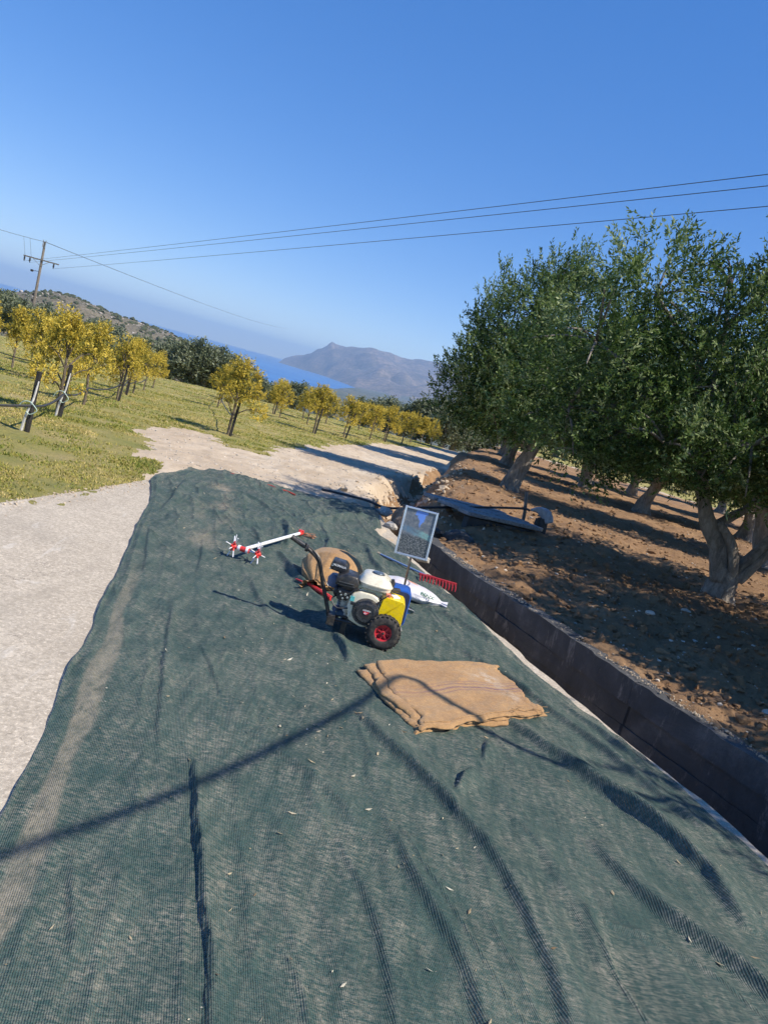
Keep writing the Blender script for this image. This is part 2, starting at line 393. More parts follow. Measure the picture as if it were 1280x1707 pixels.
# grass blades
def grass():
    n = 420000
    r = 6.5 * (48 / 6.5) ** rng.random(n) ** 1.15; a = R(-46) + R(58) * rng.random(n)
    x = r * np.sin(a); y = r * np.cos(a)
    jx = x + .18 * fbm(x * 1.7, y * 1.7, 4, 41); jy = y + .35 * fbm(x * 1.7, y * 1.7, 4, 44)
    ok = ~inpoly(jx, jy, DIRT) & ~inpoly(x - .02, y - .05, SLAB) & (x < xb(y) - .3)
    dry = fbm(x * .8, y * .8, 4, 71)
    dens = .45 + .9 * fbm(x * 1.4, y * 1.4, 4, 72)
    ok &= rng.random(n) < dens + .25
    x, y, r, dry = x[ok], y[ok], r[ok], dry[ok]; n = len(x)
    z = height(x, y) - .004; h = (.008 + .018 * rng.random(n)) * (1 + .5 * np.clip(dry * -1, 0, 1)) * (1 + r / 60); w = (.003 + .003 * rng.random(n)) * (1 + r / 9)
    t = rng.random(n) * 6.283; lean = .25 + rng.random(n) * 1.0; la = rng.random(n) * 6.283
    B = np.stack([x, y, z], 1); side = np.stack([np.cos(t), np.sin(t), 0 * t], 1) * w[:, None]
    tip = B + np.stack([np.cos(la) * lean * h, np.sin(la) * lean * h, h], 1)
    V = np.stack([B - side, B + side, tip], 1).reshape(-1, 3)
    tint = np.clip(.56 + .26 * dry + .22 * rng.standard_normal(n), 0, 1)
    tag(obj('grass', np_mesh('grass', V, np.arange(3 * n).reshape(-1, 3), False, {'tint': np.repeat(tint, 3)}), M['grass']),
        'short mown yellow green grass between the young trees', 'grass', kind='stuff')
grass()

# clods and stones of the tilled soil
def blob_mesh(n, seed, rough=.35, sub=1):
    bm = bmesh.new(); bmesh.ops.create_icosphere(bm, subdivisions=sub, radius=1); rg = random.Random(seed)
    for v in bm.verts: v.co *= 1 + rg.uniform(-rough, rough)
    me = bpy.data.meshes.new(n); bm.to_mesh(me); bm.free(); return me
def clods(name, n, xr, fy, smin, smax, m, label, cat, seed):
    g = np.random.default_rng(seed); me = blob_mesh('tmp', seed, .3, 1)
    v0 = np.array([v.co[:] for v in me.vertices]); f0 = np.array([p.vertices[:] for p in me.polygons]); bpy.data.meshes.remove(me)
    x, y = fy(g, n); n = len(x); s = smin * (smax / smin) ** (g.random(n) ** 2.2)
    V = []
    an = g.random(n) * 6.283; c, q = np.cos(an), np.sin(an)
    st = .6 + .8 * g.random((n, 3)); vv = v0[None] * (1 + .25 * g.standard_normal((n, len(v0), 1))) * st[:, None]
    vx = vv[..., 0] * c[:, None] - vv[..., 1] * q[:, None]; vy = vv[..., 0] * q[:, None] + vv[..., 1] * c[:, None]
    vv = np.stack([vx, vy, vv[..., 2] * .75], -1) * s[:, None, None] + np.stack([x, y, height(x, y) + s * .25], 1)[:, None]
    F = (f0[None] + (np.arange(n) * len(v0))[:, None, None]).reshape(-1, 3)
    return tag(obj(name, np_mesh(name, vv.reshape(-1, 3), F), m), label, cat, kind='stuff')
def soil_pts(g, n):
    r = 3.6 * (26 / 3.6) ** g.random(n); a = R(2) + R(48) * g.random(n); x, y = r * np.sin(a), r * np.cos(a)
    k = (x > xb(y) + .2); return x[k], y[k]
clods('soil_clods', 15000, None, soil_pts, .008, .045, M['soil'], 'loose crumbly brown clods on the tilled grove soil', 'clods', 3)
M['gravel'] = plain('pale_gravel', (.50, .44, .36), .9, var=.35, scale=3, bscale=40, bump=.4)
clods('soil_gravel', 2200, None, soil_pts, .006, .022, M['gravel'], 'small pale stones scattered over the brown grove soil', 'gravel', 4)
def road_pts(g, n):
    r = 9.5 * (32 / 9.5) ** g.random(n); a = R(-22) + R(26) * g.random(n); x, y = r * np.sin(a), r * np.cos(a)
    k = inpoly(x, y, DIRT) & (x < xb(y)); return x[k], y[k]
clods('road_gravel', 3000, None, road_pts, .006, .022, M['gravel'], 'loose pale stones on the dirt road', 'gravel', 5)
def gully_pts(g, n):
    y = 9.4 + 12 * g.random(n); x = xg(y) + .35 * g.standard_normal(n); return x, y
clods('gully_rubble', 900, None, gully_pts, .015, .07, M['dirt'], 'brown rubble lying in the eroded gully', 'rubble', 6)

def edge_pts(g, n):                      # grit gathered along the grass edge of the slab and on the channel lip
    t = g.random(n // 2); k = np.array([(-3.75, 1.6), (-3.2, 3.6), (-2.80, 5.56), (-2.5, 7.6), (-2.43, 8.3)]); yy = 1.6 + 6.7 * t
    x1 = np.interp(yy, k[:, 1], k[:, 0]) + np.abs(g.normal(0, .10, len(t))) - .04
    y2 = 1.5 + 6.8 * g.random(n // 2); x2 = xw(y2) + .02 + np.abs(g.normal(0, .07, n // 2))
    return np.r_[x1, x2], np.r_[yy, y2]
_h0 = height
def height(x, y, fine=True): return np.where(inpoly(np.asarray(x, float), np.asarray(y, float), SLAB), 0.0, np.where((np.asarray(x) > xw(y)) & (np.asarray(x) < xw(y) + .2) & (np.asarray(y) < 8.7), np.maximum(_h0(x, y, fine), .05), _h0(x, y, fine)))
clods('edge_grit', 2600, None, edge_pts, .003, .012, M['dirt'], 'crumbs of soil along the slab edge and the channel lip', 'grit', 8)
height = _h0
# ======================= distance: valley, mountains, headland, sea =======================
SEA = -100.
def m_far(name, stops, rock, sc, patch=.5):
    t = NT(name); c = t.ramp(t.noise(.0016 * sc, 7, .6), stops)
    c = t.mix(t.ramp(t.noise(.012 * sc, 6, .7), [(.42, .8), (.62, 0.)]), c, tuple(q * .45 for q in stops[0][1]))
    c = t.mix(t.ramp(t.noise(.03 * sc, 7, .75), [(.55, 0.), (.66, patch)]), c, rock)
    return t.done(c, .95)
M['mountain'] = m_far('mountain', [(.3, (.10, .085, .06)), (.7, (.36, .26, .17))], (.52, .42, .32), 1.6)
M['valley'] = m_far('valley_land', [(.35, (.075, .095, .04)), (.7, (.20, .17, .09))], (.38, .32, .22), 4, .35)
M['scrub'] = m_far('rocky_scrub', [(.35, (.15, .13, .075)), (.7, (.25, .20, .13))], (.46, .42, .36), 34, .7)
def far_land():
    az0, az1 = -48, 46
    A = np.arange(R(az0), R(az1), R(.15)); Rr = 100 * (15000 / 100) ** (np.arange(310) / 309)
    a, r = np.meshgrid(A, Rr); x = r * np.sin(a); y = r * np.cos(a); ad = np.degrees(a)
    # near slope falls from the orchard to a coastal plain
    z0 = height(x.ravel() * 100 / r.ravel(), y.ravel() * 100 / r.ravel(), False).reshape(x.shape)
    z = z0 - 85 * sm(0, 1, (np.log(r) - math.log(100)) / math.log(16)) ** 1.15
    z = z + 9 * fbm(x / 260, y / 260, 4, 81) * sm(150, 700, r) + 16 * np.clip(fbm(x / 900, y / 900, 3, 82), 0, 1) * sm(800, 2500, r)
    rc = np.interp(ad, [-20, -11, -9.3, -7.5, -5.8, -4.7, -3.5, -2], [1500, 2200, 3200, 3700, 4500, 6200, 8500, 20000])
    z = np.where(r > rc, np.minimum(z, SEA - 6), np.minimum(z, SEA + 25 - 25 * sm(.75, 1, r / rc) + 14 * sm(-4, 2, ad)) + 8 * sm(-4, 3, ad) * sm(3000, 9000, r))
    z = np.where((r > rc * .9) & (r < rc), np.minimum(z, SEA + 8), z)
    # mountains across the bay
    el = np.interp(ad, [-10.3, -9.94, -8.9, -7.48, -6.84, -6.3, -5.84, -4.76, -2.82, -1.24, .32, 2.3, 12, 46], [-.6, -.13, .37, .94, 1.62, 1.52, 1.5, 1.72, 2.05, 2.1, 2.3, 2.45, 2.2, 1.5])
    foot = np.interp(ad, [-10, -6.9, -4.5, -2, 2], [10700, 9300, 6700, 6000, 5600])
    zt = 1.6 + 11500 * np.tan(np.radians(el))
    prof = sm(0, 1, (r - foot) / (11500 - foot)) ** .85
    mt = SEA - 5 + (zt - SEA + 5) * prof
    n = fbm(x / 1500, y / 1500, 5, 91, .55); ridg = 1 - np.abs(fbm(x / 900, y / 900, 4, 95))
    mt = mt + (95 * n + 140 * (ridg - .6)) * np.clip(prof * 4 * (1 - .85 * prof), 0, 1) * sm(-10.2, -8.5, ad)
    spur = 1.6 + 8200 * math.tan(R(1.05))                                            # nearer dark spur
    mt2 = SEA + (spur - SEA) * np.exp(-((ad + 1.2) / 1.5) ** 2) * np.exp(-((r - 8200) / 900) ** 2) * (1 + .25 * n)
    mt = np.where(r > 11500, zt - (r - 11500) * .25, np.maximum(mt, mt2 - 3))
    isM = (mt > z) & (r > foot)
    z = np.where(ad > -10.4, np.maximum(z, np.where(r > foot, mt, -999)), z)
    V = np.stack([x, y, z], -1).reshape(-1, 3); nr, na = x.shape
    i, j = np.meshgrid(np.arange(nr - 1), np.arange(na - 1), indexing='ij'); k = (i * na + j).ravel(); F = np.stack([k, k + na, k + na + 1, k + 1], 1)
    mm = isM.ravel()[F].mean(1) > .5
    under = (V[F, 2].max(1) < SEA - 1.5)
    for msk, nme, m in ((mm & ~under, 'mountain_range', 'mountain'), (~mm & ~under, 'valley_terrain', 'valley')):
        f = F[msk]; u, inv = np.unique(f, return_inverse=True)
        tag(obj(nme, np_mesh(nme, V[u], inv.reshape(f.shape), True), M[m]), kind='structure')
far_land()
def headland():
    A = np.arange(R(-48), R(-9), R(.07)); Rr = np.linspace(330, 1150, 170)
    a, r = np.meshgrid(A, Rr); x = r * np.sin(a); y = r * np.cos(a); ad = np.degrees(a)
    el = np.interp(ad, [-48, -36, -31, -28.86, -26.81, -25.5, -24.64, -22.27, -19.85, -17.73, -16.17, -13, -9], [-.6, -1.2, -1.0, -.78, -.18, .06, .1, -.2, -.36, -.68, -1.15, -2.3, -4.2])
    top = 1.6 + 740 * np.tan(np.radians(el))
    p = np.exp(-((r - 740) / 210) ** 2)
    z = -55 + (top + 55) * p + (3.2 * fbm(x / 45, y / 45, 4, 101) + 1.3 * np.abs(fbm(x / 9, y / 9, 3, 102))) * (.35 + .65 * sm(0, 90, np.abs(r - 740)))
    V = np.stack([x, y, z], -1).reshape(-1, 3); nr, na = x.shape
    i, j = np.meshgrid(np.arange(nr - 1), np.arange(na - 1), indexing='ij'); k = (i * na + j).ravel(); F = np.stack([k, k + na, k + na + 1, k + 1], 1)
    tag(obj('rocky_hill', np_mesh('rocky_hill', V, F, True), M['scrub']), kind='structure')
    g = np.random.default_rng(9)
    def scatter(name, n, s0, s1, m, label, cat, seed):
        me = blob_mesh('tmp', seed, .3, 1); v0 = np.array([v.co[:] for v in me.vertices]); f0 = np.array([q.vertices[:] for q in me.polygons]); bpy.data.meshes.remove(me)
        idx = g.integers(0, len(V), n * 3); idx = idx[(Rr[idx // na] < 800)][:n]; n = len(idx); s = s0 + (s1 - s0) * g.random(n) ** 2
        vv = v0[None] * (1 + .3 * g.standard_normal((n, len(v0), 1))) * s[:, None, None] * np.array([1, 1, .75]) + (V[idx] + np.stack([g.normal(0, 1.5, n), g.normal(0, 1.5, n), s * .1], 1))[:, None]
        F2 = (f0[None] + (np.arange(n) * len(v0))[:, None, None]).reshape(-1, 3)
        tag(obj(name, np_mesh(name, vv.reshape(-1, 3), F2), m), label, cat, kind='stuff')
    M['shrub'] = plain('dark_scrub', (.05, .06, .026), .95, var=.5, scale=.6, bump=0)
    M['rock'] = plain('pale_rock', (.40, .36, .31), .9, var=.3, scale=.5, bump=0)
    scatter('hill_shrubs', 5200, .7, 2.6, M['shrub'], 'dark scrub dotted over the rocky hill', 'scrub', 12)
    scatter('hill_rocks', 1800, .4, 1.5, M['rock'], 'pale limestone outcrops on the rocky hill', 'rocks', 13)
headland()
def sea():
    t = NT('sea_water')
    f = t.noise(.0006, 5, .6, t.map((1, 4, 1), (0, 0, .35)), dist=.6)
    c = t.ramp(f, [(.4, (.02, .12, .36)), (.62, (.05, .20, .46))])
    t.done(c, .32, t.bump(t.noise(.02, 4), .35, 4), IOR=1.33)
    x, y, F = polar(-60, 60, 1.5, 700, 24000, 1.06)
    tag(obj('sea', np_mesh('sea', np.stack([x, y, 0 * x + SEA], 1), F, True), t.m), kind='structure')
sea()
def haze():
    b = MB(); b.box((0, 12200, (430 + SEA - 12) / 2), (45000, 24800, 430 - SEA + 12))
    m = bpy.data.materials.new('haze_air'); m.use_nodes = True; t = m.node_tree
    for nd in list(t.nodes):
        if nd.type != 'OUTPUT_MATERIAL': t.nodes.remove(nd)
    v = t.nodes.new('ShaderNodeVolumePrincipled'); v.inputs['Color'].default_value = (.44, .67, 1., 1); v.inputs['Density'].default_value = HAZE; v.inputs['Anisotropy'].default_value = 0
    t.links.new(v.outputs[0], t.nodes['Material Output'].inputs['Volume'])
    tag(b.build('haze', m), 'thin blue haze over the valley and sea', 'haze', kind='stuff')
HAZE = 9e-5
haze()
# ======================= trees =======================
def unit(v): return v / (np.linalg.norm(v, axis=-1, keepdims=True) + 1e-9)
def leaves(P, D, per, tl, L, wd, g, fold=.0, droop=0., tint0=None, size_j=.3):
    """P,D: twig bases and directions; returns a leaf mesh (diamond quads) with a tint per leaf"""
    n = len(P); t = (np.arange(per)[None] + g.random((n, per))) / per
    base = P[:, None] + D[:, None] * (t * tl)[..., None]
    rnd = unit(g.standard_normal((n, per, 3)))
    perp = unit(rnd - D[:, None] * (rnd * D[:, None]).sum(-1, keepdims=True))
    d = unit(D[:, None] * (.75 + .3 * t[..., None]) + perp * .8 + np.array([0, 0, -droop]))
    s = unit(np.cross(d, unit(g.standard_normal((n, per, 3)))))
    l = L * (1 - size_j + 2 * size_j * g.random((n, per, 1))); w = wd * l / L
    nn = np.cross(d, s)
    a = base; b = base + d * l * .45 + s * w; c = base + d * l + nn * l * fold; e = base + d * l * .45 - s * w
    V = np.stack([a, b, c, e], 2).reshape(-1, 3); m = n * per
    tw = (tint0 if tint0 is not None else np.full(n, .5))[:, None] + .16 * g.standard_normal((n, per)) + .12 * t
    return V, np.arange(4 * m).reshape(-1, 4), np.repeat(np.clip(tw, 0, 1).ravel(), 4)
def crown_twigs(lobes, n, g, fill=.55, up=.45, jit=.5):
    lobes = np.array(lobes, float); w = lobes[:, 3] ** 2.2; k = g.choice(len(lobes), n, p=w / w.sum())
    d = unit(g.standard_normal((n, 3))); rad = fill + (1 - fill) * g.random(n) ** .55
    sc = np.stack([lobes[k, 3], lobes[k, 3], lobes[k, 3] * lobes[k, 4]], 1)
    q = lobes[k, :3] + d * rad[:, None] * sc
    D = unit(d + np.array([0, 0, up]) + jit * g.standard_normal((n, 3)))
    return q, D
def clumped(q, D, g, k=9, spread=.1, dj=.35):
    """each twig site becomes a spray of k twigs"""
    n = len(q); Q = np.repeat(q, k, 0) + g.normal(0, spread, (n * k, 3)); DD = unit(np.repeat(D, k, 0) + dj * g.standard_normal((n * k, 3)))
    return Q, DD, np.repeat(np.clip(.50 + .25 * g.standard_normal(n), 0, 1), k)
def limb_pts(pts, k=5): return smooth_path(pts, k)

def olive_tree(name, limbs, lobes, n_spray, per, L, wd, seed, m='olive', shoots=0, spread=.1, k=7, tl=.24, trunk_n=18):
    g = np.random.default_rng(seed); root = empty(name)
    b = MB()
    for i, (pts, r0, r1) in enumerate(limbs):
        pp = limb_pts(pts); nn = len(pp); rr = [r0 + (r1 - r0) * (j / (nn - 1)) ** .8 for j in range(nn)]
        if i == 0: rr = [r * (1 + .9 * math.exp(-j / 2.2)) for j, r in enumerate(rr)]
        b.tube(pp, rr, trunk_n, .115, seed + i)
    lb = np.array(lobes)
    b2 = MB(); ends = [Vector(p[0][-1]) for p in limbs]
    rg = random.Random(seed)
    for l in lobes:                                   # boughs that carry the foliage
        c = Vector(l[:3]); e = min(ends, key=lambda q: (q - c).length)
        mid = (e + c) / 2 + Vector((rg.uniform(-.15, .15), rg.uniform(-.15, .15), rg.uniform(0, .2)))
        b2.tube(limb_pts([e, mid, c], 4), [.055 - .0045 * j for j in range(9)], 6, .06, rg.randint(0, 999))
        for q in range(5):
            d = Vector((rg.gauss(0, 1), rg.gauss(0, 1), rg.gauss(.35, 1))).normalized() * l[3] * .9
            b2.tube(limb_pts([c, c + d * .5 + Vector((0, 0, .06)), c + d], 3), [.02 - .002 * j for j in range(7)], 5, .05, rg.randint(0, 999))
    b.build('trunk', M['bark'], root, smooth=2); b2.build('branches', M['bark'], root, smooth=2)
    q, D = crown_twigs(lobes, n_spray, g)
    if shoots:
        q2, D2 = crown_twigs(lobes, shoots, g, fill=.9, up=1.5, jit=.3); kk = D2[:, 2] > .3
        q = np.concatenate([q, q2[kk], q2[kk] + D2[kk] * .12, q2[kk] + D2[kk] * .24]); D = np.concatenate([D, D2[kk], D2[kk], D2[kk]])
    Q, DD, T = clumped(q, D, g, k, spread)
    V, F, T = leaves(Q, DD, per, tl, L, wd, g, tint0=T)
    obj('crown', np_mesh('crown', V, F, False, {'tint': T}), M[m], root)
    return root
# nearest tree of the grove: forked trunk with a hollow
T1 = olive_tree('olive_tree', [
    ([(0, 0, -.1), (-.02, 0, .12), (0, .02, .3), (.02, .02, .48)], .16, .155),
    ([(-.06, .02, .3), (-.2, .0, .7), (-.42, 0, 1.0), (-.62, .05, 1.5), (-.8, .1, 2.1)], .12, .07),
    ([(.04, -.05, .36), (-.03, -.13, .6), (-.14, -.11, .86), (-.3, -.02, 1.05)], .065, .05),
    ([(.05, .02, .35), (.2, .02, .62), (.42, .0, 1.05), (.8, -.1, 1.6), (1.1, -.2, 2.0)], .10, .06),
    ([(.12, -.07, .36), (.28, -.06, .68), (.44, -.03, 1.0)], .058, .042),
    ([(-.34, .05, .95), (-.1, .25, 1.12), (.25, .5, 1.4), (.6, .8, 1.9)], .06, .042)],
    [(-1.5, .0, 2.35, 1.0, .85), (-.6, -.3, 2.2, 1.0, .9), (.5, -.3, 2.3, 1.1, .9), (1.5, -.2, 2.4, 1.1, .9), (-1.0, .2, 3.3, 1.0, .95), (-.1, .1, 3.6, 1.0, 1.0), (.9, .1, 3.5, 1.1, .95),
     (-1.75, .1, 1.85, .7, .8), (-.9, .7, 2.6, 1.0, .8), (.9, .9, 2.7, 1.0, .9), (-.55, -.75, 2.1, .7, .7), (.35, -.8, 2.15, .75, .7), (1.3, -.8, 2.1, .8, .7), (-1.0, .2, 4.05, .45, 1.2), (-.15, 0, 4.2, .45, 1.1), (.55, 0, 4.15, .4, 1.1), (2.1, .2, 2.8, .9, 1), (-2.35, 0, 2.9, .9, .9), (-2.4, .2, 2.0, .8, .85), (-1.85, 0, 3.65, .75, 1.), (-1.4, -.6, 1.85, .65, .7), (.1, .5, 2.05, .8, .7), (1.0, .6, 2.0, .8, .7), (-2.0, .5, 1.45, .6, .7)],
    1500, 13, .058, .0105, 21, shoots=170)
T1.location = (4.22, 9.3, .10); T1.scale = (1, 1, .9)
tag(T1, 'large near olive tree with forked grey trunk and a hollow, at the right edge', 'tree', 'olive trees of the grove')
GEN = dict(limbs=[([(0, 0, -.1), (.02, 0, .25), (.12, .02, .6), (.34, .03, 1.15)], .2, .15), ([(.28, .03, 1.0), (.1, .0, 1.5), (-.4, 0, 2.1)], .1, .06), ([(.3, .03, 1.1), (.6, .1, 1.6), (.9, .2, 2.2)], .1, .06), ([(.2, 0, .8), (-.35, .1, 1.25), (-.9, .1, 1.6)], .06, .04)],
    lobes=[(-1.1, 0, 2.1, 1.0, .85), (.0, -.6, 2.0, 1.0, .85), (1.0, -.1, 2.2, 1.1, .85), (.2, .7, 2.3, 1.1, .85), (-.6, .1, 3.2, 1.05, .95), (.5, .1, 3.4, 1.05, .95), (-1.5, .1, 1.6, .7, .8), (1.5, .3, 1.9, .8, .8), (-.2, 0, 4.1, .55, 1.1), (-1.0, -.1, 2.9, .8, .9), (.6, -.6, 1.7, .7, .7), (-.9, -.5, 1.35, .7, .65), (.9, .5, 1.45, .75, .65), (-.3, .8, 1.35, .7, .65), (1.6, -.2, 1.5, .6, .7), (-1.7, 0, 1.65, .6, .8)])
T2 = olive_tree('olive_tree', GEN['limbs'], GEN['lobes'], 1250, 11, .072, .013, 22, shoots=120, spread=.12)
T2.location = (2.55, 17.0, .06); T2.scale = (.95, 1., 1.1)
tag(T2, 'second olive tree along the gully, with slanting trunk behind the wooden post', 'tree', 'olive trees of the grove')
grove = [((3.6, 26.5), 40, 1.08, 'third olive tree along the gully, small far trunk beside the eroded trench'),
         ((4.4, 34), 130, 1.05, 'fourth olive tree along the gully near the end of the road'),
         ((6.1, 25.2), 200, 1.0, 'olive tree with thick dark trunk, second row, behind the wooden post'),
         ((6.75, 21.0), 300, .95, 'olive tree with low forked trunk, standing mid grove left of the large near olive'),
         ((9.9, 21.5), 80, 1.0, 'olive tree seen through the fork of the large near olive'),
         ((9.2, 30.5), 250, 1.0, 'olive tree in front of the pale lane beyond the grove'),
         ((7.2, 14.6), 160, 1.12, 'olive tree just behind the large near olive at the right edge'),
         ((3.75, 12.9), 215, .98, 'bushy olive crown between the near and the second olive tree'),
         ((5.6, 41), 30, 1.0, 'fifth olive tree of the gully row, far down the grove'),
         ((12.5, 27), 330, 1.05, 'olive tree deep in the grove at the right edge'),
         ((15.5, 37), 110, 1.0, 'olive tree farthest right in the grove by the pale lane')]
for (x, y), rz, s, lab in grove:
    if y == 12.9: continue
    o = copy_tree(T2); z = float(height(np.array([x]), np.array([y]))[0])
    o.location = (x, y, z + .02); o.rotation_euler = (0, 0, R(rz)); o.scale = (s, s, s * random.uniform(.94, 1.05)); o['label'] = lab
# tree beside the road, just outside the picture: its shadow falls across soil and net
TN = copy_tree(T2); TN.location = (6.35, 3.0, .15); TN.rotation_euler = (0, 0, R(20)); TN.scale = (1.05, 1.0, .9)
TM = copy_tree(T2); TM.location = (6.05, 6.2, .15); TM.rotation_euler = (0, 0, R(200)); TM.scale = (1.05, 1.05, 1.)  # second unseen tree, added to cast shade on the grove soil
TM['label'] = 'olive tree added outside the right edge to shade the grove soil'
TN['label'] = 'olive tree outside the right edge shading the near soil'
# long bare bough added unseen, bent so its shadow crosses net and sacks
_off = Vector((math.sin(SUN_AZ) / math.tan(SUN_EL), math.cos(SUN_AZ) / math.tan(SUN_EL), 1))
def lift(p, z): q = Vector((p[0], p[1], 0)) + _off * z; return q
bp = [lift((1.75, 3.55), 3.50), lift((1.2, 3.62), 3.60), lift((.86, 3.78), 3.66), lift((.55, 3.98), 3.70), lift((.30, 4.16), 3.75), lift((.13, 3.74), 3.80), lift((-.12, 3.2), 3.86), lift((-.45, 2.56), 3.90), lift((-.82, 2.0), 3.95), lift((-1.2, 1.4), 4.00)]
b = MB(); b.tube(smooth_path([Vector((6.2, 3.0, 3.2))] + bp, 4), [.024 - .0002 * k for k in range(41)], 8, .05, 5)
bo = b.build('shadow_bough', M['bark'], smooth=2); bo.parent = TN; bo.matrix_parent_inverse = (Matrix.Translation((6.35, 3.0, .15)) @ Matrix.Rotation(R(20), 4, 'Z') @ Matrix.Diagonal((1.05, 1., .9, 1.))).inverted()

# far olives behind the young orchard
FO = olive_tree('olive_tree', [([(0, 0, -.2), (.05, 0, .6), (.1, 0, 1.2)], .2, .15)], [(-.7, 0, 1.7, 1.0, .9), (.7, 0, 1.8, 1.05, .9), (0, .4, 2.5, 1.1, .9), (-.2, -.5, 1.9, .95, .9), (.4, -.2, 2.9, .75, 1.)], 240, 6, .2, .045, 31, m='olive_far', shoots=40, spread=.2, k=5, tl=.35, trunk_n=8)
far_spots = []
fg = random.Random(3)
# (azimuth deg, distance m, height factor)
for az, r, s in [(-29.5, 60, 1.2), (-27.6, 55, 1.1), (-26.4, 66, 1.25), (-25.2, 58, 1.15), (-24.0, 64, 1.2), (-22.9, 55, 1.1), (-21.9, 62, 1.2), (-20.9, 68, 1.15), (-19.9, 58, 1.1), (-19.0, 66, 1.2), (-18.1, 60, 1.1), (-17.3, 70, 1.2), (-16.5, 62, 1.15),
                 (-15.7, 72, 1.2), (-15.0, 62, 1.25), (-14.2, 70, 1.15), (-13.5, 63, 1.2), (-12.8, 74, 1.1), (-12.1, 66, 1.05), (-11.3, 72, .95), (-10.4, 70, .8), (-8.6, 60, .8), (-6.2, 66, .75), (-3.2, 60, .8), (-1.6, 52, .8), (-.4, 58, .85), (.7, 50, .9), (1.8, 54, .95), (2.8, 49, 1.0), (3.6, 56, 1.0), (5.2, 60, 1.0), (8, 64, 1.1), (11, 62, 1.1), (14, 60, 1.1), (17, 62, 1.1), (20, 60, 1.1), (23.5, 62, 1.1)]:
    far_spots.append((az, r, s))
names = ['leftmost', 'second', 'third', 'fourth', 'fifth', 'sixth', 'seventh', 'eighth', 'ninth', 'tenth', 'eleventh', 'twelfth', 'thirteenth', 'fourteenth', 'fifteenth', 'sixteenth', 'seventeenth', 'eighteenth', 'nineteenth', 'twentieth']
for i, (az, r, s) in enumerate(far_spots):
    o = FO if i == 0 else copy_tree(FO)
    if az < -18: r *= 1.15; s *= .95
    x, y = r * math.sin(R(az)), r * math.cos(R(az)); o.location = (x, y, float(height(np.array([x]), np.array([y]), False)[0]))
    o.rotation_euler = (0, 0, fg.uniform(0, 6.28)); o.scale = (s * .95, s * .95, s * .8)
    if i < 20: lab = f'{names[i]} from the left of the grey green olives behind the yellow orchard'
    elif az < 4: lab = f'{names[i - 20] if i > 20 else "first"} from the left of the low olives at the end of the road'.replace('leftmost', 'first')
    else: lab = f'{names[max(1, i - 29)]} from the left of the distant olives seen beyond the grove trunks'
    tag(o, lab, 'tree', 'olives in the distance')

# young trees with yellow blossom
def young_tree(seed, big=1.0, cut=0):
    g = np.random.default_rng(seed); rg = random.Random(seed); root = empty('young_fruit_tree')
    b = MB(); b.tube(limb_pts([(0, 0, -.06), (.01, .01, .3), (-.02, .0, .62), (.03, .02, 1.05)], 4), [.036 - .0014 * k for k in range(13)], 8, .05, seed)
    lobes = []
    for k in range(12):
        if rg.random() < .14: continue
        a = k * 2.4 + rg.uniform(-.3, .3); h = .62 + .080 * k + rg.uniform(-.06, .06); rad = (.44 - .024 * k + rg.uniform(-.16, .16)) * big
        if k > 10: rad *= .5
        e = Vector((rad * math.cos(a), rad * math.sin(a), h)); lobes.append((*e, .12 + rg.uniform(0, .09), 1.0))
        b.tube(limb_pts([(0, 0, max(.42, h - .3)), (e.x * .55, e.y * .55, h - .07), e], 3), [.016 - .0015 * q for q in range(7)], 5, .05, seed + k)
    b.build('trunk', M['thinbark'], root, smooth=2)
    q, D = crown_twigs(lobes, 165, g, fill=.35, up=.35, jit=.4)
    Q, DD, T = clumped(q, D, g, 4, .04, .6)
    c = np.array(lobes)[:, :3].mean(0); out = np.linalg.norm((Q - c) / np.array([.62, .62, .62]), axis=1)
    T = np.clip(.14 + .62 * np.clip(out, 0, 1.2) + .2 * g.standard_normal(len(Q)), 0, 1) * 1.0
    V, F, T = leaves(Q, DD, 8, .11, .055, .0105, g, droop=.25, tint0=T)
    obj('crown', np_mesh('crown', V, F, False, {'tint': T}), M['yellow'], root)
    return root
protos = [young_tree(41), young_tree(42, .9), young_tree(43, 1.12), young_tree(44, .95), young_tree(45, 1.05), young_tree(46, .85)]
used = [0] * 6
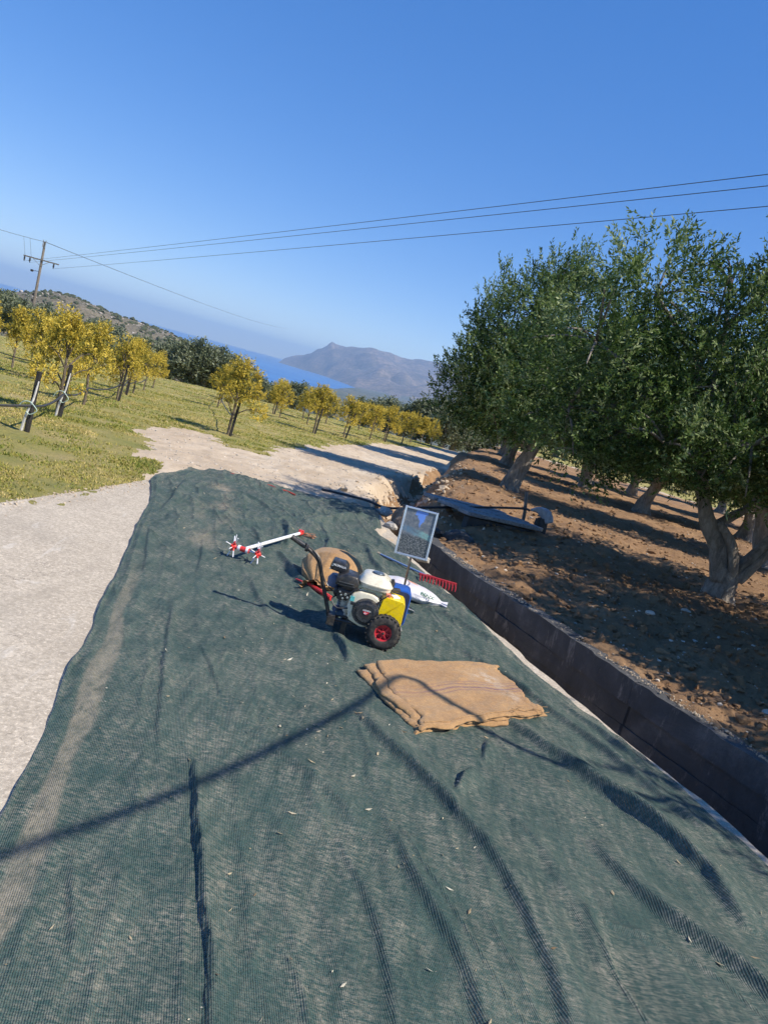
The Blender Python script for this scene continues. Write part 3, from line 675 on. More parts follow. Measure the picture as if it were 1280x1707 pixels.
Y = [ # x, y, scale, variant, label
    (-6.18, 14.84, 1.0, 2, 'yellow blossoming young tree with thick trunk, right of the second dark stake'),
    (-4.97 - .12, 11.35, .98, 0, 'brownish yellow young tree tied to the second dark stake'),
    (-6.96, 18.58, .98, 1, 'yellow young tree with white painted trunk in the left row'),
    (-8.0, 21.9, 1.0, 0, 'yellow young tree just right of the one with white painted trunk'),
    (-8.54, 24.0, 1.0, 2, 'bright yellow young tree, fifth along the left row'),
    (-9.29, 27.09, 1.0, 1, 'bright yellow young tree, last but one of the left row'),
    (-10.3, 31.0, 1.05, 0, 'bright yellow young tree ending the left row by the olives'),
    (-8.95, 19.45, 1.05, 1, 'yellow young tree behind the first dark stake, dark trunk in shade'),
    (-10.0, 20.6, 1.1, 2, 'yellow young tree at the left, in the second row from the path'),
    (-11.6, 22.4, 1.1, 0, 'bright yellow young tree second from the left edge'),
    (-12.7, 22.6, 1.15, 2, 'bright yellow young tree cut by the left edge'),
    (-13.6, 27.5, 1.0, 1, 'small yellow young tree far back at the left edge'),
    (-3.79, 16.97, 1.0, 2, 'large yellow young tree standing alone beside the dirt path'),
    (-6.65, 27.16, .98, 0, 'yellow young tree behind the one beside the dirt path'),
    (-7.6, 31.5, 1.0, 1, 'yellow young tree two places behind the one beside the dirt path'),
    (-5.69, 32.96, 1.0, 2, 'yellow young tree with twin trunks in the middle of the orchard'),
    (-5.0, 30.6, .95, 1, 'slim yellow young tree left of the broad one in mid orchard'),
    (-3.03, 26.2, 1.08, 0, 'broad yellow young tree in mid orchard in front of its row'),
    (-2.21, 29.0, 1.0, 2, 'yellow young tree with dark stake right of the broad one in mid orchard'),
    (-2.28, 38.0, .95, 1, 'olive brown young tree behind the right part of the orchard'),
    (-3.77, 36.5, 1.0, 0, 'yellow young tree far back behind the broad one'),
    (-4.66, 34.9, 1.0, 2, 'yellow young tree far back between the twin trunks and the broad one'),
    (-.84, 34.3, 1.05, 0, 'tall yellow young tree near the end of the dirt road'),
    (-.05, 36.5, 1.0, 1, 'yellow young tree right of the tall one near the road end'),
    (.35, 39.5, 1.0, 2, 'yellow young tree third from the right near the road end'),
    (.9, 41.0, .95, 0, 'yellow young tree second from the right near the road end'),
    (1.55, 43.6, 1.0, 1, 'rusty yellow young tree ending the row beside the dark olives'),
    (-8.3, 36.0, 1.0, 2, 'yellow young tree farthest back in the row beside the dirt path'),
    (-6.3, 37.6, 1.0, 0, 'yellow young tree behind the one with twin trunks'),
    (-1.35, 31.6, 1.0, 1, 'yellow young tree just left of the tall one near the road end'),
    (-3.95, 31.2, .95, 2, 'yellow young tree left behind the broad one in mid orchard'),
    (-1.6, 40.5, .9, 1, 'low yellow green young tree half hidden behind the tall one')]
def zat(x, y): return float(height(np.array([x]), np.array([y]), True)[0])
for i, (x, y, s, k, lab) in enumerate(Y):
    k = (k + 3 * (i % 2)) if i > 2 else k; s *= .9 if y > 24 else 1.0
    o = protos[k] if not used[k] else copy_tree(protos[k]); used[k] = 1
    o.location = (x, y, zat(x, y)); o.rotation_euler = (0, 0, i * 1.9); o.scale = (s * (.85 if i < 12 else 1.), s * (.85 if i < 12 else 1.), s * (.96 if i < 12 else 1.02))
    tag(o, lab, 'tree', 'young yellow trees of the orchard')
# stakes
def stake(x, y, h, lean, label, white=False, r=.034):
    t = empty('support_stake', (x, y, zat(x, y))); b = MB()
    b.tube([(0, 0, -.1), (lean * .5, .0, h * .5), (lean, 0, h)], [r, r * .97, r * .92], 7, .06, int(x * 50) % 97); b.build('post', M['stake'], t, smooth=1)
    if white:
        b = MB(); b.tube(smooth_path([(-.05, -.03, 0), (-.02, -.04, h * .3), (lean * .5 + .02, -.045, h * .55), (lean * .75 + .03, -.03, h * .85)], 5), [.017, .016, .016, .016, .015, .015, .015, .014, .014, .013, .013, .012, .011, .01, .009, .008], 6, .1, 4)
        b.build('whitewashed_stem', M['whitewash'], t, smooth=1)
        b = MB(); b.tube(smooth_path([(-.13, -.05, h * .36), (-.08, -.06, h * .47), (0, -.06, h * .5), (.07, -.06, h * .44), (.1, -.06, h * .38), (.03, -.06, h * .3), (-.02, -.06, h * .33)], 5), .006, 5); b.build('tie', M['tie'], t)
    return tag(t, label, 'stake', 'dark stakes of the orchard')
M['whitewash'] = plain('whitewash', (.62, .60, .55), .9, var=.3, scale=30, bump=.4, bscale=70)
M['tie'] = plain('pale_tie', (.45, .58, .50), .7, var=.3)
stake(-4.29, 8.88, .72, .02, 'nearest dark stake with whitewashed stem and tie, by the concrete edge', True)
stake(-4.97, 11.2, .80, .02, 'second dark stake with whitewashed stem in front of a brownish tree', True, .03)
for x, y, h, lab in [(-6.85, 18.4, .9, 'dark stake at the white painted trunk in the left row'), (-7.9, 21.7, .9, 'dark stake of the fourth tree in the left row'), (-3.70, 16.8, 1.0, 'dark stake of the lone tree beside the dirt path'), (-2.12, 28.8, 1.0, 'leaning dark stake right of the broad tree in mid orchard'),
                     (-2.95, 26.0, .9, 'dark stake of the broad tree in mid orchard'), (-.78, 34.1, .9, 'dark stake of the tall tree near the road end'), (-5.6, 32.8, .9, 'dark stake at the twin trunks in mid orchard'), (-8.9, 19.3, .8, 'dark stake of the tree behind the nearest stake')]:
    stake(x, y, h, .06 if 'leaning' not in lab else .14, lab, r=.03)
# irrigation hose slung from stake to stake
M['hose'] = plain('black_hose', (.035, .035, .037), .55, var=.3, bump=.1)
def sling(pts, sag, label, r=.014):
    P = []
    for i in range(len(pts) - 1):
        a, c = Vector(pts[i]), Vector(pts[i + 1])
        for k in range(8):
            t = k / 8; q = a.lerp(c, t); q.z -= sag * 4 * t * (1 - t); P.append(q)
    P.append(Vector(pts[-1])); b = MB(); b.tube(P, r, 6); tag(b.build('irrigation_hose', M['hose'], smooth=1), label, 'hose')
def hz(x, y, h): return (x, y, zat(x, y) + h)
sling([hz(-5.6, 7.6, .26), hz(-4.27, 8.83, .32), hz(-4.95, 11.15, .36), hz(-6.1, 14.75, .36), hz(-6.85, 18.3, .4), hz(-7.9, 21.6, .4), hz(-8.5, 23.9, .4), hz(-9.3, 27, .4)], .07, 'black irrigation hose slung between the stakes of the left row', .016)
sling([hz(-14.5, 21.6, .5), hz(-12.6, 22.5, .45), hz(-10, 20.5, .42), hz(-8.95, 19.3, .42)], .06, 'black irrigation hose of the back row at the left edge', .014)
sling([hz(-3.7, 16.8, .4), hz(-6.6, 27, .4), hz(-7.6, 31.4, .4)], .05, 'black irrigation hose of the row beside the dirt path', .013)
# ======================= utility pole and wires =======================
M['metal'] = plain('galvanised', (.42, .43, .44), .45, .85, var=.2)
M['insul'] = plain('dark_insulator', (.03, .025, .025), .3, var=.2, bump=0)
PX, PY = -40.4, 80.0
up = empty('utility_pole', (PX, PY, -3.2)); tag(up, 'wooden utility pole with crossarm and insulators rising above the yellow trees', 'pole')
b = MB(); b.tube([(0, 0, 0), (0, 0, 5), (0, 0, 9.6)], [.17, .14, .11], 10, .02, 1); b.build('pole_shaft', M['polewood'], up, smooth=1)
b = MB(); b.box((0, -.12, 7.75), (3.7, .1, .12)); b.build('crossarm', M['polewood'], up)
b = MB()
for s in (-1, 1): b.tube([(s * .12, -.1, 9.0), (s * .14, -.1, 9.75)], .045, 6)
b.build('top_bracket', M['metal'], up)
for s in (-1, 1):
    b = MB(); b.tube([(s * .85, -.14, 7.72), (0, -.14, 7.15)], .025, 5); b.build('brace', M['metal'], up)
INS = [-1.72, -1.15, 1.35]
for x in INS:
    b = MB(); b.lathe([(0, 0), (.05, 0), (.1, -.06), (.05, -.1), (.11, -.18), (.05, -.22), (.11, -.3), (.05, -.36), (.02, -.5), (0, -.5)], (x, -.12, 7.68), n=8); b.build('insulator', M['insul'], up)
b = MB(); b.lathe([(0, -.12), (.14, -.1), (.16, 0), (.14, .1), (0, .12)], (-.75, -.1, 6.5), n=10); b.tube([(-.75, -.1, 6.5), (0, 0, 6.6)], .025, 5); b.build('meter_box', M['insul'], up)
for z in (4.2, 3.6):
    b = MB(); b.box((-.2, -.05, z), (.14, .14, .3)); b.build('cable_clamp', M['insul'], up)
M['wire'] = plain('wire', (.10, .105, .115), .6, .3, bump=0)
def wire(pts, sag, r, label, n=40):
    a, c = Vector(pts[0]), Vector(pts[1]); P = []
    for k in range(n + 1):
        t = k / n; q = a.lerp(c, t); q.z -= sag * 4 * t * (1 - t); P.append(q)
    b = MB(); b.tube(P, r, 5); tag(b.build('overhead_wire', M['wire'], smooth=1), label, 'wire', 'wires across the sky')
dirs = [((6.83, 20, 8.79), 'uppermost'), ((6.92, 20, 8.54), 'middle'), ((7.07, 20, 8.09), 'lowest')]
for (x, (e, nm)) in zip(INS, dirs):
    a = Vector((PX + x, PY - .12, 4.0)); e = Vector(e) + Vector((0, 0, .12)); f = a + (e - a) * 1.45
    wire([a, f], .1, .011, f'{nm} of the three black power lines running to the upper right')
wire([(PX, PY, 6.4), (-86.2, 480, 18.3)], 1.5, .03, 'faint wire sloping from the pole top down towards the bay')
wire([(PX, PY, 6.4), (-44.5, 70, 6.1)], .15, .02, 'faint wire leaving the pole top at the left edge')
for x in (-1.7, -1.05):
    b = MB(); b.tube([(x, -.1, 7.7), (x * 1.02, -1.0, 9.55)], .012, 4); b.build('drop_wire', M['wire'], up)

# ======================= culvert cover, pipe, post, boulder =======================
def lumpy(name, loc, s, seed, m, label, cat, sub=3, rough=.16, group=None):
    bm = bmesh.new(); bmesh.ops.create_icosphere(bm, subdivisions=sub, radius=1)
    co = np.array([v.co[:] for v in bm.verts]); d = 1 + rough * fbm(co[:, 0] * 1.3 + seed, co[:, 1] * 1.3 + co[:, 2] * 1.7, 4, seed); d = np.where(d > 1.08, 1.08 + (d - 1.08) * .3, d)
    for v, k in zip(bm.verts, d): v.co = Vector((v.co.x * s[0], v.co.y * s[1], v.co.z * s[2])) * float(k)
    me = bpy.data.meshes.new(name); bm.to_mesh(me); bm.free()
    return tag(obj(name, me, m, None, loc), label, cat, group)
M['boulder'] = m_bark('brown_rock', (.14, .095, .065), (.34, .26, .19), (5, 5, 2))
M['paleblock'] = m_concrete('pale_block', (.40, .37, .32), (.56, .52, .46))
M['grey_slab'] = m_concrete('grey_slab', (.20, .20, .205), (.46, .46, .46), (.12, .12, .12))
lumpy('boulder', (.27, 9.3, .02), (.16, .2, .21), 5, M['boulder'], 'rounded brown boulder at the gully mouth, behind the picture stand', 'rock')
for i, (x, y, s, lab) in enumerate([(.0, 9.75, .11, 'pale limestone lump at the corner of the net by the gully'), (.12, 8.9, .09, 'small pale stone at the slab edge left of the boulder'), (.40, 8.15, .08, 'pale stone on the slab edge behind the red rake'), (.5, 7.55, .075, 'pale chipped stone on the slab edge nearest the red rake')]):
    lumpy('stone', (x, y, s * .3), (s, s * .8, s * .55), 30 + i, M['paleblock'], lab, 'stone', 2, .3, 'pale stones along the slab edge')
cv = empty('culvert_cover', (1.35, 10.75, .23)); tag(cv, 'weathered grey culvert slab of boards bridging the channel, behind the picture stand', 'slab')
cv.rotation_euler = (R(-1), R(2.5), R(36))
for k in range(4):
    b = MB(); b.box((0, -.39 + .26 * k, .01 * (k % 2)), (1.42 - .05 * (k % 3), .252, .055)); b.build('plank', M['grey_slab'], cv, bevel=.012)
b = MB(); b.box((0, -.40, -.13), (1.3, .1, .16)); b.build('support_beam', M['wall'], cv, bevel=.01)
for i, (x, y, sx, sy, s) in enumerate([(.62, 9.35, .16, .2, 1), (.95, 9.3, .2, .16, 2)]):
    lumpy('rubble_block', (x, y, .0), (sx, sy, .12), 50 + i, M['wall'], ['dark broken concrete lump below the left end of the culvert slab', 'dark broken concrete lump in front of the culvert slab'][i], 'rubble', 3, .25)
b = MB(); b.tube([(0, 0, -.1), (-.03, .0, .3), (-.09, 0, .60)], [.028, .026, .022], 6, .12, 3)
tag(b.build('wooden_post', M['wood'], None, (2.02, 11.2, .03), smooth=1), 'thin weathered wooden post at the end of the culvert slab', 'post')
b = MB(); b.tube(smooth_path([(-.9, 10.4, .0), (-.3, 10.3, .03), (.03, 10.2, .02), (.5, 10.35, .13), (.96, 10.6, .22), (1.5, 10.9, .32), (1.93, 11.14, .385), (2.03, 11.1, .39)], 6), .017, 8)
tag(b.build('water_pipe', M['hose'], smooth=1), 'black pipe crossing the gully to the wrapped standpipe', 'pipe')
sp = empty('standpipe', (2.26, 11.1, .03)); tag(sp, 'black standpipe under grey plastic wrapping beside the wooden post', 'standpipe')
b = MB(); b.tube([(0, 0, -.1), (.0, 0, .15), (-.01, 0, .3)], [.085, .082, .075], 10, .05, 8); b.tube([(-.09, -.03, -.1), (-.08, -.03, .28)], .04, 8); b.build('riser', M['hose'], sp, smooth=1)
b = MB(); b.tube(smooth_path([(-.22, .0, .37), (-.1, 0, .40), (.02, 0, .36), (.07, 0, .26)], 4), [.016, .022, .03, .04, .05, .06, .068, .074, .08, .085, .088, .09, .088], 12, .1, 5); M['plastic_grey'] = plain('grey_plastic_sheet', (.33, .35, .38), .4, var=.35, bump=.6, bscale=25, dist=.01)
b.build('plastic_wrap', M['plastic_grey'], sp, smooth=2)
for i, (x, y, s, lab) in enumerate([(3.35, 8.0, .05, 'pale stone on the soil left of the big olive trunk'), (3.05, 5.35, .055, 'larger pale stone on the shaded soil near the channel wall'), (3.22, 5.2, .04, 'smaller pale stone beside the curved root on the soil'), (2.7, 7.2, .045, 'pale stone halfway between channel and olive trunk'), (4.1, 6.9, .045, 'pale stone in front of the big olive trunk')]):
    lumpy('stone', (x, y, zat(x, y) + s * .2), (s, s * .8, s * .6), 60 + i, M['gravel'], lab, 'stone', 2, .3, 'pale stones on the soil')
b = MB(); b.tube(smooth_path([(3.02, 5.05, .09), (3.1, 5.13, .13), (3.17, 5.25, .13), (3.14, 5.35, .10)], 4), .014, 6, .15, 2); tag(b.build('root', M['thinbark'], smooth=1), 'short curved root lying on the shaded soil by the channel', 'root')
# ======================= green net =======================
NL = np.array([(-.55, .3), (-.72, 1.5), (-.91, 2.18), (-1.0, 2.58), (-1.19, 3.3), (-1.52, 4.65), (-1.76, 5.54), (-2.1, 6.9), (-2.42, 8.1), (-2.5, 8.6), (-2.42, 9.15), (-2.08, 9.5)])
def netx0(y): return np.interp(y, NL[:, 1], NL[:, 0])
FOLDS = [ # polyline, height, width on the shaded (left) side, width on the lit side
 ([(-.457, 2.785), (-.395, 2.546), (-.345, 2.377), (-.279, 2.204), (-.214, 2.056), (-.159, 1.923), (-.132, 1.797), (-.082, 1.644), (-.02, 1.4)], .032, .010, .045),
 ([(-1.102, 4.524), (-.928, 3.964), (-.866, 3.547), (-.775, 3.233), (-.681, 2.977), (-.591, 2.76)], .018, .010, .04),
 ([(-.765, 3.945), (-.645, 3.669), (-.506, 3.378)], .015, .010, .035),
 ([(.11, 3.71), (.142, 3.549), (.239, 3.376), (.373, 3.244), (.469, 3.106), (.545, 2.948), (.653, 2.844), (.727, 2.715), (.791, 2.56), (.843, 2.387), (.874, 2.203), (.876, 2.012), (.88, 1.7)], .055, .030, .11),
 ([(.9, 4.05), (1.079, 3.833), (1.186, 3.706), (1.305, 3.602), (1.371, 3.436), (1.481, 3.357), (1.536, 3.211), (1.618, 3.089), (1.716, 2.965), (1.738, 2.805), (1.721, 2.63)], .075, .034, .12),
 ([(1.193, 2.986), (1.241, 2.823), (1.298, 2.682), (1.376, 2.562), (1.486, 2.496), (1.576, 2.399), (1.644, 2.316), (1.75, 2.1)], .05, .032, .11),
 ([(.349, 2.662), (.39, 2.548), (.431, 2.41), (.492, 2.251), (.566, 2.13), (.614, 2.013), (.637, 1.876), (.64, 1.6)], .038, .026, .09),
 ([(.757, 4.989), (.984, 4.763), (1.218, 4.48), (1.367, 4.112), (1.55, 3.764), (1.692, 3.513), (1.875, 3.3)], .045, .028, .08),
 ([(.601, 3.048), (.651, 3.228), (.706, 3.329)], .025, .012, .05), ([(.805, 3.687), (.769, 3.433)], .02, .012, .05),
 ([(-.602, 2.035), (-.534, 1.876), (-.469, 1.719)], .014, .010, .05),
 ([(-.756, 6.281), (-.605, 5.8), (-.452, 5.409), (-.301, 5.233), (-.179, 5.121)], .06, .035, .08), ([(-.958, 7.627), (-.836, 7.136), (-.736, 6.558)], .05, .035, .08),
 ([(-.832, 5.45), (-.66, 4.959), (-.482, 4.575)], .03, .03, .07), ([(-.46, 5.401), (-.311, 5.146), (-.183, 4.975), (-.105, 4.653)], .03, .03, .07),
 ([(.469, 5.891), (.751, 5.663), (1.047, 5.344), (1.292, 4.931)], .03, .03, .08), ([(.142, 2.528), (.241, 2.396), (.336, 2.162), (.38, 1.932), (.4, 1.7)], .022, .02, .07),
 ([(-.105, 4.653), (-.025, 4.432), (.032, 4.218)], .035, .02, .06), ([(-.305, 3.146), (-.05, 2.907), (.117, 2.76), (.225, 2.605)], .018, .03, .07),
 ([(-.143, 9.493), (-.515, 8.655), (-.771, 7.559)], .04, .05, .1), ([(-1.788, 6.028), (-1.523, 5.218), (-1.4, 4.818)], .016, .012, .05), ([(-1.36, 6.11), (-1.118, 5.132)], .016, .014, .05), ([(-1.147, 6.994), (-.937, 6.424)], .022, .02, .06),
 ([(-.6, 7.9), (-.45, 7.2), (-.42, 6.7)], .03, .025, .06), ([(-.1, 7.6), (0, 7.0), (.15, 6.5)], .03, .03, .07), ([(-1.75, 8.6), (-1.3, 8.2), (-1.0, 7.7)], .025, .03, .07), ([(-2.2, 8.3), (-2.0, 7.2), (-1.9, 6.6)], .02, .02, .06), ([(.9, 3.0), (1.0, 2.6), (1.05, 2.2)], .015, .03, .06), ([(1.35, 4.5), (1.6, 4.0), (1.72, 3.75)], .03, .025, .06)]
def net_z(x, y):
    x = np.asarray(x, float); y = np.asarray(y, float)
    z = .006 + 0 * x
    for pl, h, wl, wr in FOLDS:
        P = np.array(pl)
        if len(P) > 4:
            for _ in range(3): P[1:-1] = .25 * P[:-2] + .5 * P[1:-1] + .25 * P[2:]
        lo = P.min(0) - .5; hi = P.max(0) + .5
        k = (x > lo[0]) & (x < hi[0]) & (y > lo[1]) & (y < hi[1])
        if not k.any(): continue
        px, py = x[k], y[k]; best = np.full(px.shape, 9.); sd = np.zeros_like(px); tt = np.zeros_like(px); L = 0
        seg = np.linalg.norm(np.diff(P, axis=0), axis=1); tot = seg.sum()
        wob = .012 * fbm(px * 2.5, py * 2.5, 2, 113)
        for i in range(len(P) - 1):
            a, c = P[i], P[i + 1]; d = c - a; t = np.clip(((px - a[0]) * d[0] + (py - a[1]) * d[1]) / (d @ d), 0, 1)
            ex, ey = px - a[0] - t * d[0], py - a[1] - t * d[1]; q = np.hypot(ex, ey); m = q < best
            best[m] = q[m]; sd[m] = np.sign(ex[m] + 1e-9) * q[m]; tt[m] = (L + t[m] * seg[i]) / tot; L += seg[i]
        sd = sd + wob; env = np.clip(np.sin(np.clip(tt, 0, 1) * math.pi), 0, 1) ** .45
        env = env * (best < .4)
        endf = np.exp(-np.clip(best - 3 * max(wl, wr), 0, 1) * 20)
        prof = np.where(sd < 0, np.exp(-(sd / (wl * .8)) ** 2), np.exp(-np.abs(sd / wr) ** 1.6))
        z[k] += (1.12 if h > .04 else 1.3) * h * prof * env * endf * (.9 + .25 * fbm(px * 1.5, py * 1.5, 2, 117))
    u = x * .96 + y * .28; v = -x * .28 + y * .96
    z = z + .010 * np.clip(fbm(u * 2.4, v * .8, 4, 121) + .25, 0, 1) + .008 * (1 - np.abs(fbm(u * 5, v * 1.1, 3, 125))) ** 3 + .007 * np.clip(fbm(u * 9, v * 3, 3, 127), 0, 1) + .016 * np.clip(1 - np.abs(fbm(u * 2.3 + .4 * v, v * .7, 3, 129)) * 9, 0, 1) ** 1.5 * np.clip(fbm(u * 1.5, v * 1.5, 2, 130) + .2, 0, 1)
    r2 = sm(4.6, 7, y); z = z + r2 * (.030 * np.clip(fbm(x * 3.1 + y * .8, y * 1.6, 4, 131) - .05, 0, 1) + .020 * (1 - np.abs(fbm(x * 3.6 + y * 1.2, y * 1.5, 3, 135))) ** 4)
    return z
def net():
    nu, nv = 370, 800
    vv = np.linspace(0, 1, nv) ** 1.55; yb = .35 + vv * 9.45
    uu = np.linspace(0, 1, nu)
    U, Yb = np.meshgrid(uu, yb)
    xl = netx0(np.minimum(Yb, 9.1)) + .010 * fbm(Yb * 2.2, Yb * 0 + 1, 3, 141)
    xr = xs(np.minimum(Yb, 9.5)) - .10 - .09 * sm(0, 1, fbm(Yb * 1.1, Yb * 0 + 5, 3, 143)) + .05 * np.sin(Yb * 2.1) - .05 * sm(4, 3, Yb) + .07 * np.exp(-((Yb - 5.9) / .5) ** 2)
    X = xl + (xr - xl) * U
    # far edge runs slightly obliquely
    Yv = Yb + sm(6.5, 9.8, Yb) * ((-.55 + .30 * sm(0, .2, U) + .26 * sm(.3, 1, U)) + .05 * fbm(U * 7, U * 0 + 2, 3, 145))
    x, y = X.ravel(), Yv.ravel(); z = net_z(x, y)
    edge = np.minimum(np.minimum(U, 1 - U).ravel() * 3, (1 - vv[:, None] + 0 * U).ravel() * 9)
    z = np.where(edge < .06, z * (.35 + .65 * edge / .06) + .004, z) + .012 * (edge < .012) * (1 + fbm(x * 6, y * 6, 2, 147)).clip(0, 2) * .6
    i, j = np.meshgrid(np.arange(nv - 1), np.arange(nu - 1), indexing='ij'); k = (i * nu + j).ravel(); F = np.stack([k, k + 1, k + nu + 1, k + nu], 1)
    # single-layer strip along the left edge, worn pale track farther up
    d = x - xl.ravel(); th = sm(.07, .09, d) * (1 - sm(.14, .16, d + .03 * fbm(y * 2, y * 0, 2, 151))) * (1 - sm(4.2, 5.2, y))
    trk = np.exp(-((x - np.interp(y, [4.5, 6, 7.5, 9.4], [-1.1, -1.35, -1.62, -1.98])) / .13) ** 2) * sm(4.8, 7, y) * (1 - sm(9.0, 9.3, y)) * np.clip(.55 + 1.1 * fbm(x * 4, y * 2, 4, 155), 0, 1)
    V = np.stack([x, y, z], 1)
    me = np_mesh('shade_net', V, F, True, {'thin': np.clip(th * .5 + trk * .95, 0, 1)})
    t = NT('green_net')
    o = t.obj(); mp = t.map((1, 1, 1), (0, 0, R(-16)))
    nz = t.noise(6, 4, .6); wv = t.n('ShaderNodeTexWave', Vector=mp, Scale=52., Distortion=1.6, Detail=2.5, Detail__Scale=.6).outputs['Fac']        # ribs along the net
    wv2 = t.n('ShaderNodeTexWave', Vector=mp, Scale=40., Distortion=2.6, Detail=2., _bands_direction='Y').outputs['Fac']
    st = t.noise(2.2, 6, .7, t.map((9, 1.2, 1), (0, 0, R(-16)))); gr = t.noise(85, 4, .8); pt = t.noise(1.7, 6, .65, dist=.8)
    sp2 = t.noise(32, 5, .8, t.map((1, 3.2, 1), (0, 0, R(-16))))
    c = t.ramp(pt, [(.3, (.030, .066, .060)), (.5, (.044, .090, .080)), (.72, (.070, .122, .106))])
    c = t.mix(t.ramp(wv, [(.15, .55), (.55, 0.)]), c, (.010, .030, .029))
    c = t.mix(t.math('MULTIPLY', t.ramp(wv2, [(.5, 0.), (.9, .5)]), t.ramp(st, [(.4, 0.), (.65, 1.)])), c, (.085, .15, .13))
    dust = t.math('MULTIPLY', t.ramp(sp2, [(.42, 0.), (.66, 1.)]), t.math('MULTIPLY', t.ramp(st, [(.34, .25), (.62, 1.)]), t.ramp(t.noise(3.3, 6, .7, dist=.5), [(.35, .25), (.6, 1.)])))
    c = t.mix(t.math('MULTIPLY', dust, .75), c, (.45, .39, .30))
    c = t.mix(t.math('MULTIPLY', t.math('MULTIPLY', t.attr('thin'), .8), t.ramp(t.noise(26, 6, .8, t.map((1, .4, 1), (0, 0, R(-16)))), [(.38, .1), (.58, 1.)])), c, (.50, .43, .32))
    nn = t.bump(wv, .55, .004); nn = t.bump(t.noise(14, 6, .7, t.map((3, 1, 1), (0, 0, R(-16)))), .55, .02, nn); nn = t.bump(gr, .45, .004, nn)
    t.done(c, .75, nn, Specular__IOR__Level=.25)
    hole = t.math('MULTIPLY', t.ramp(wv, [(.35, 1.), (.62, 0.)]), t.ramp(gr, [(.40, 0.), (.58, 1.)]))
    hole = t.math('MULTIPLY', hole, t.ramp(pt, [(.35, .12), (.7, .55)]))
    hole = t.math('MAXIMUM', hole, t.math('MULTIPLY', t.attr('thin'), t.ramp(t.math('ADD', t.math('MULTIPLY', wv, .5), t.math('MULTIPLY', gr, .5)), [(.35, 1.), (.62, .3)])))
    tr = t.n('ShaderNodeBsdfTransparent').outputs[0]; mx = t.n('ShaderNodeMixShader', Fac=hole)
    t.t.links.new(t.b.outputs[0], mx.inputs[1]); t.t.links.new(tr, mx.inputs[2]); t.t.links.new(mx.outputs[0], t.out.inputs['Surface'])
    tag(obj('shade_net', me, t.m), 'long green shade net with creases spread over the concrete road', 'net')
net()
# red cord of the far hem
M['red_cord'] = plain('red_cord', (.32, .05, .04), .8, var=.3)
b = MB(); b.tube(smooth_path([(-2.02, 9.47, .03), (-1.86, 9.45, .035), (-1.6, 9.36, .03), (-1.42, 9.33, .04), (-1.33, 9.27, .03), (-1.22, 9.29, .035), (-1.1, 9.27, .02)], 5), .012, 6); tag(b.build('hem_cord', M['red_cord'], smooth=1), 'thin red cord along the far hem of the net', 'cord')
# litter on the net
def litter():
    g = np.random.default_rng(77); n = 330
    y = 1.6 + 6.5 * g.random(n) ** 1.3; x = netx0(y) + .15 + (xs(y) - .4 - netx0(y)) * g.random(n)
    cl = np.array([(.0, 3.25), (.05, 3.4), (-.1, 3.3), (-.5, 4.1), (-.6, 5.0), (.0, 4.0), (-1.0, 5.4), (.35, 2.6), (-.8, 6.3)]); m = 130; cc = cl[g.integers(0, len(cl), m)]
    x = np.r_[x, cc[:, 0] + .16 * g.standard_normal(m)]; y = np.r_[y, cc[:, 1] + .16 * g.standard_normal(m)]; n = len(x)
    z = net_z(x, y) + .004; a = g.random(n) * 6.283; L = .004 + .017 * g.random(n) ** 3; w = L * (.18 + .2 * g.random(n))
    d = np.stack([np.cos(a), np.sin(a), .25 * g.standard_normal(n)], 1); s = np.stack([-np.sin(a), np.cos(a), .4 * g.standard_normal(n)], 1); B = np.stack([x, y, z], 1)
    V = np.stack([B - d * L[:, None], B + s * w[:, None] + [0, 0, .002], B + d * L[:, None] + np.array([0, 0, 1]) * (L * .4)[:, None], B - s * w[:, None]], 1).reshape(-1, 3)
    V[:, 2] = np.maximum(V[:, 2], np.repeat(z, 4) - .001)
    mt = m_blade('dry_leaf', [(0, (.22, .15, .08)), (.5, (.46, .38, .24)), (1, (.62, .57, .44))], .8, .15)
    tag(obj('dry_litter', np_mesh('dry_litter', V, np.arange(4 * n).reshape(-1, 4), False, {'tint': np.repeat(g.random(n), 4)}), mt), 'dry leaves and straw bits littering the green net', 'litter', kind='stuff')
litter()
def nz(x, y): return float(net_z(np.array([x]), np.array([y]))[0])
# ======================= sacks =======================
def m_burlap(name='burlap', a=(.33, .18, .07), b=(.55, .33, .14), stripe=False):
    t = NT(name); w1 = t.n('ShaderNodeTexWave', Vector=t.map((1, 1, 1), (0, 0, .6)), Scale=95., Distortion=1.5, Detail=2.).outputs['Fac']; w2 = t.n('ShaderNodeTexWave', Vector=t.map((1, 1, 1), (0, 0, .6)), Scale=95., Distortion=1.5, Detail=2., _bands_direction='Y').outputs['Fac']
    wv = t.math('MULTIPLY', w1, w2)
    c = t.ramp(t.noise(5, 6, .65), [(.3, a), (.7, b)]); c = t.mix(t.ramp(wv, [(.05, .5), (.4, 0.)]), c, tuple(q * .6 for q in a)); c = t.mix(t.ramp(t.noise(60, 4, .8), [(.5, 0.), (.75, .5)]), c, tuple(min(1, q * 1.3) for q in b))
    if stripe:
        c = t.mix(t.math('MULTIPLY', t.attr('stripe'), t.ramp(t.noise(25, 3), [(.3, .6), (.6, 1.)])), c, (.15, .07, .10))
        c = t.mix(t.math('MULTIPLY', t.attr('pale'), t.ramp(t.noise(14, 6, .8), [(.45, 0.), (.62, .75)])), c, (.60, .52, .42))
    return t.done(c, .95, t.bump(wv, .5, .003, t.bump(t.noise(11, 5, .6), .5, .02)), Sheen__Weight=.15)
M['burlap'] = m_burlap(); M['burlap_striped'] = m_burlap('striped_burlap', stripe=True)
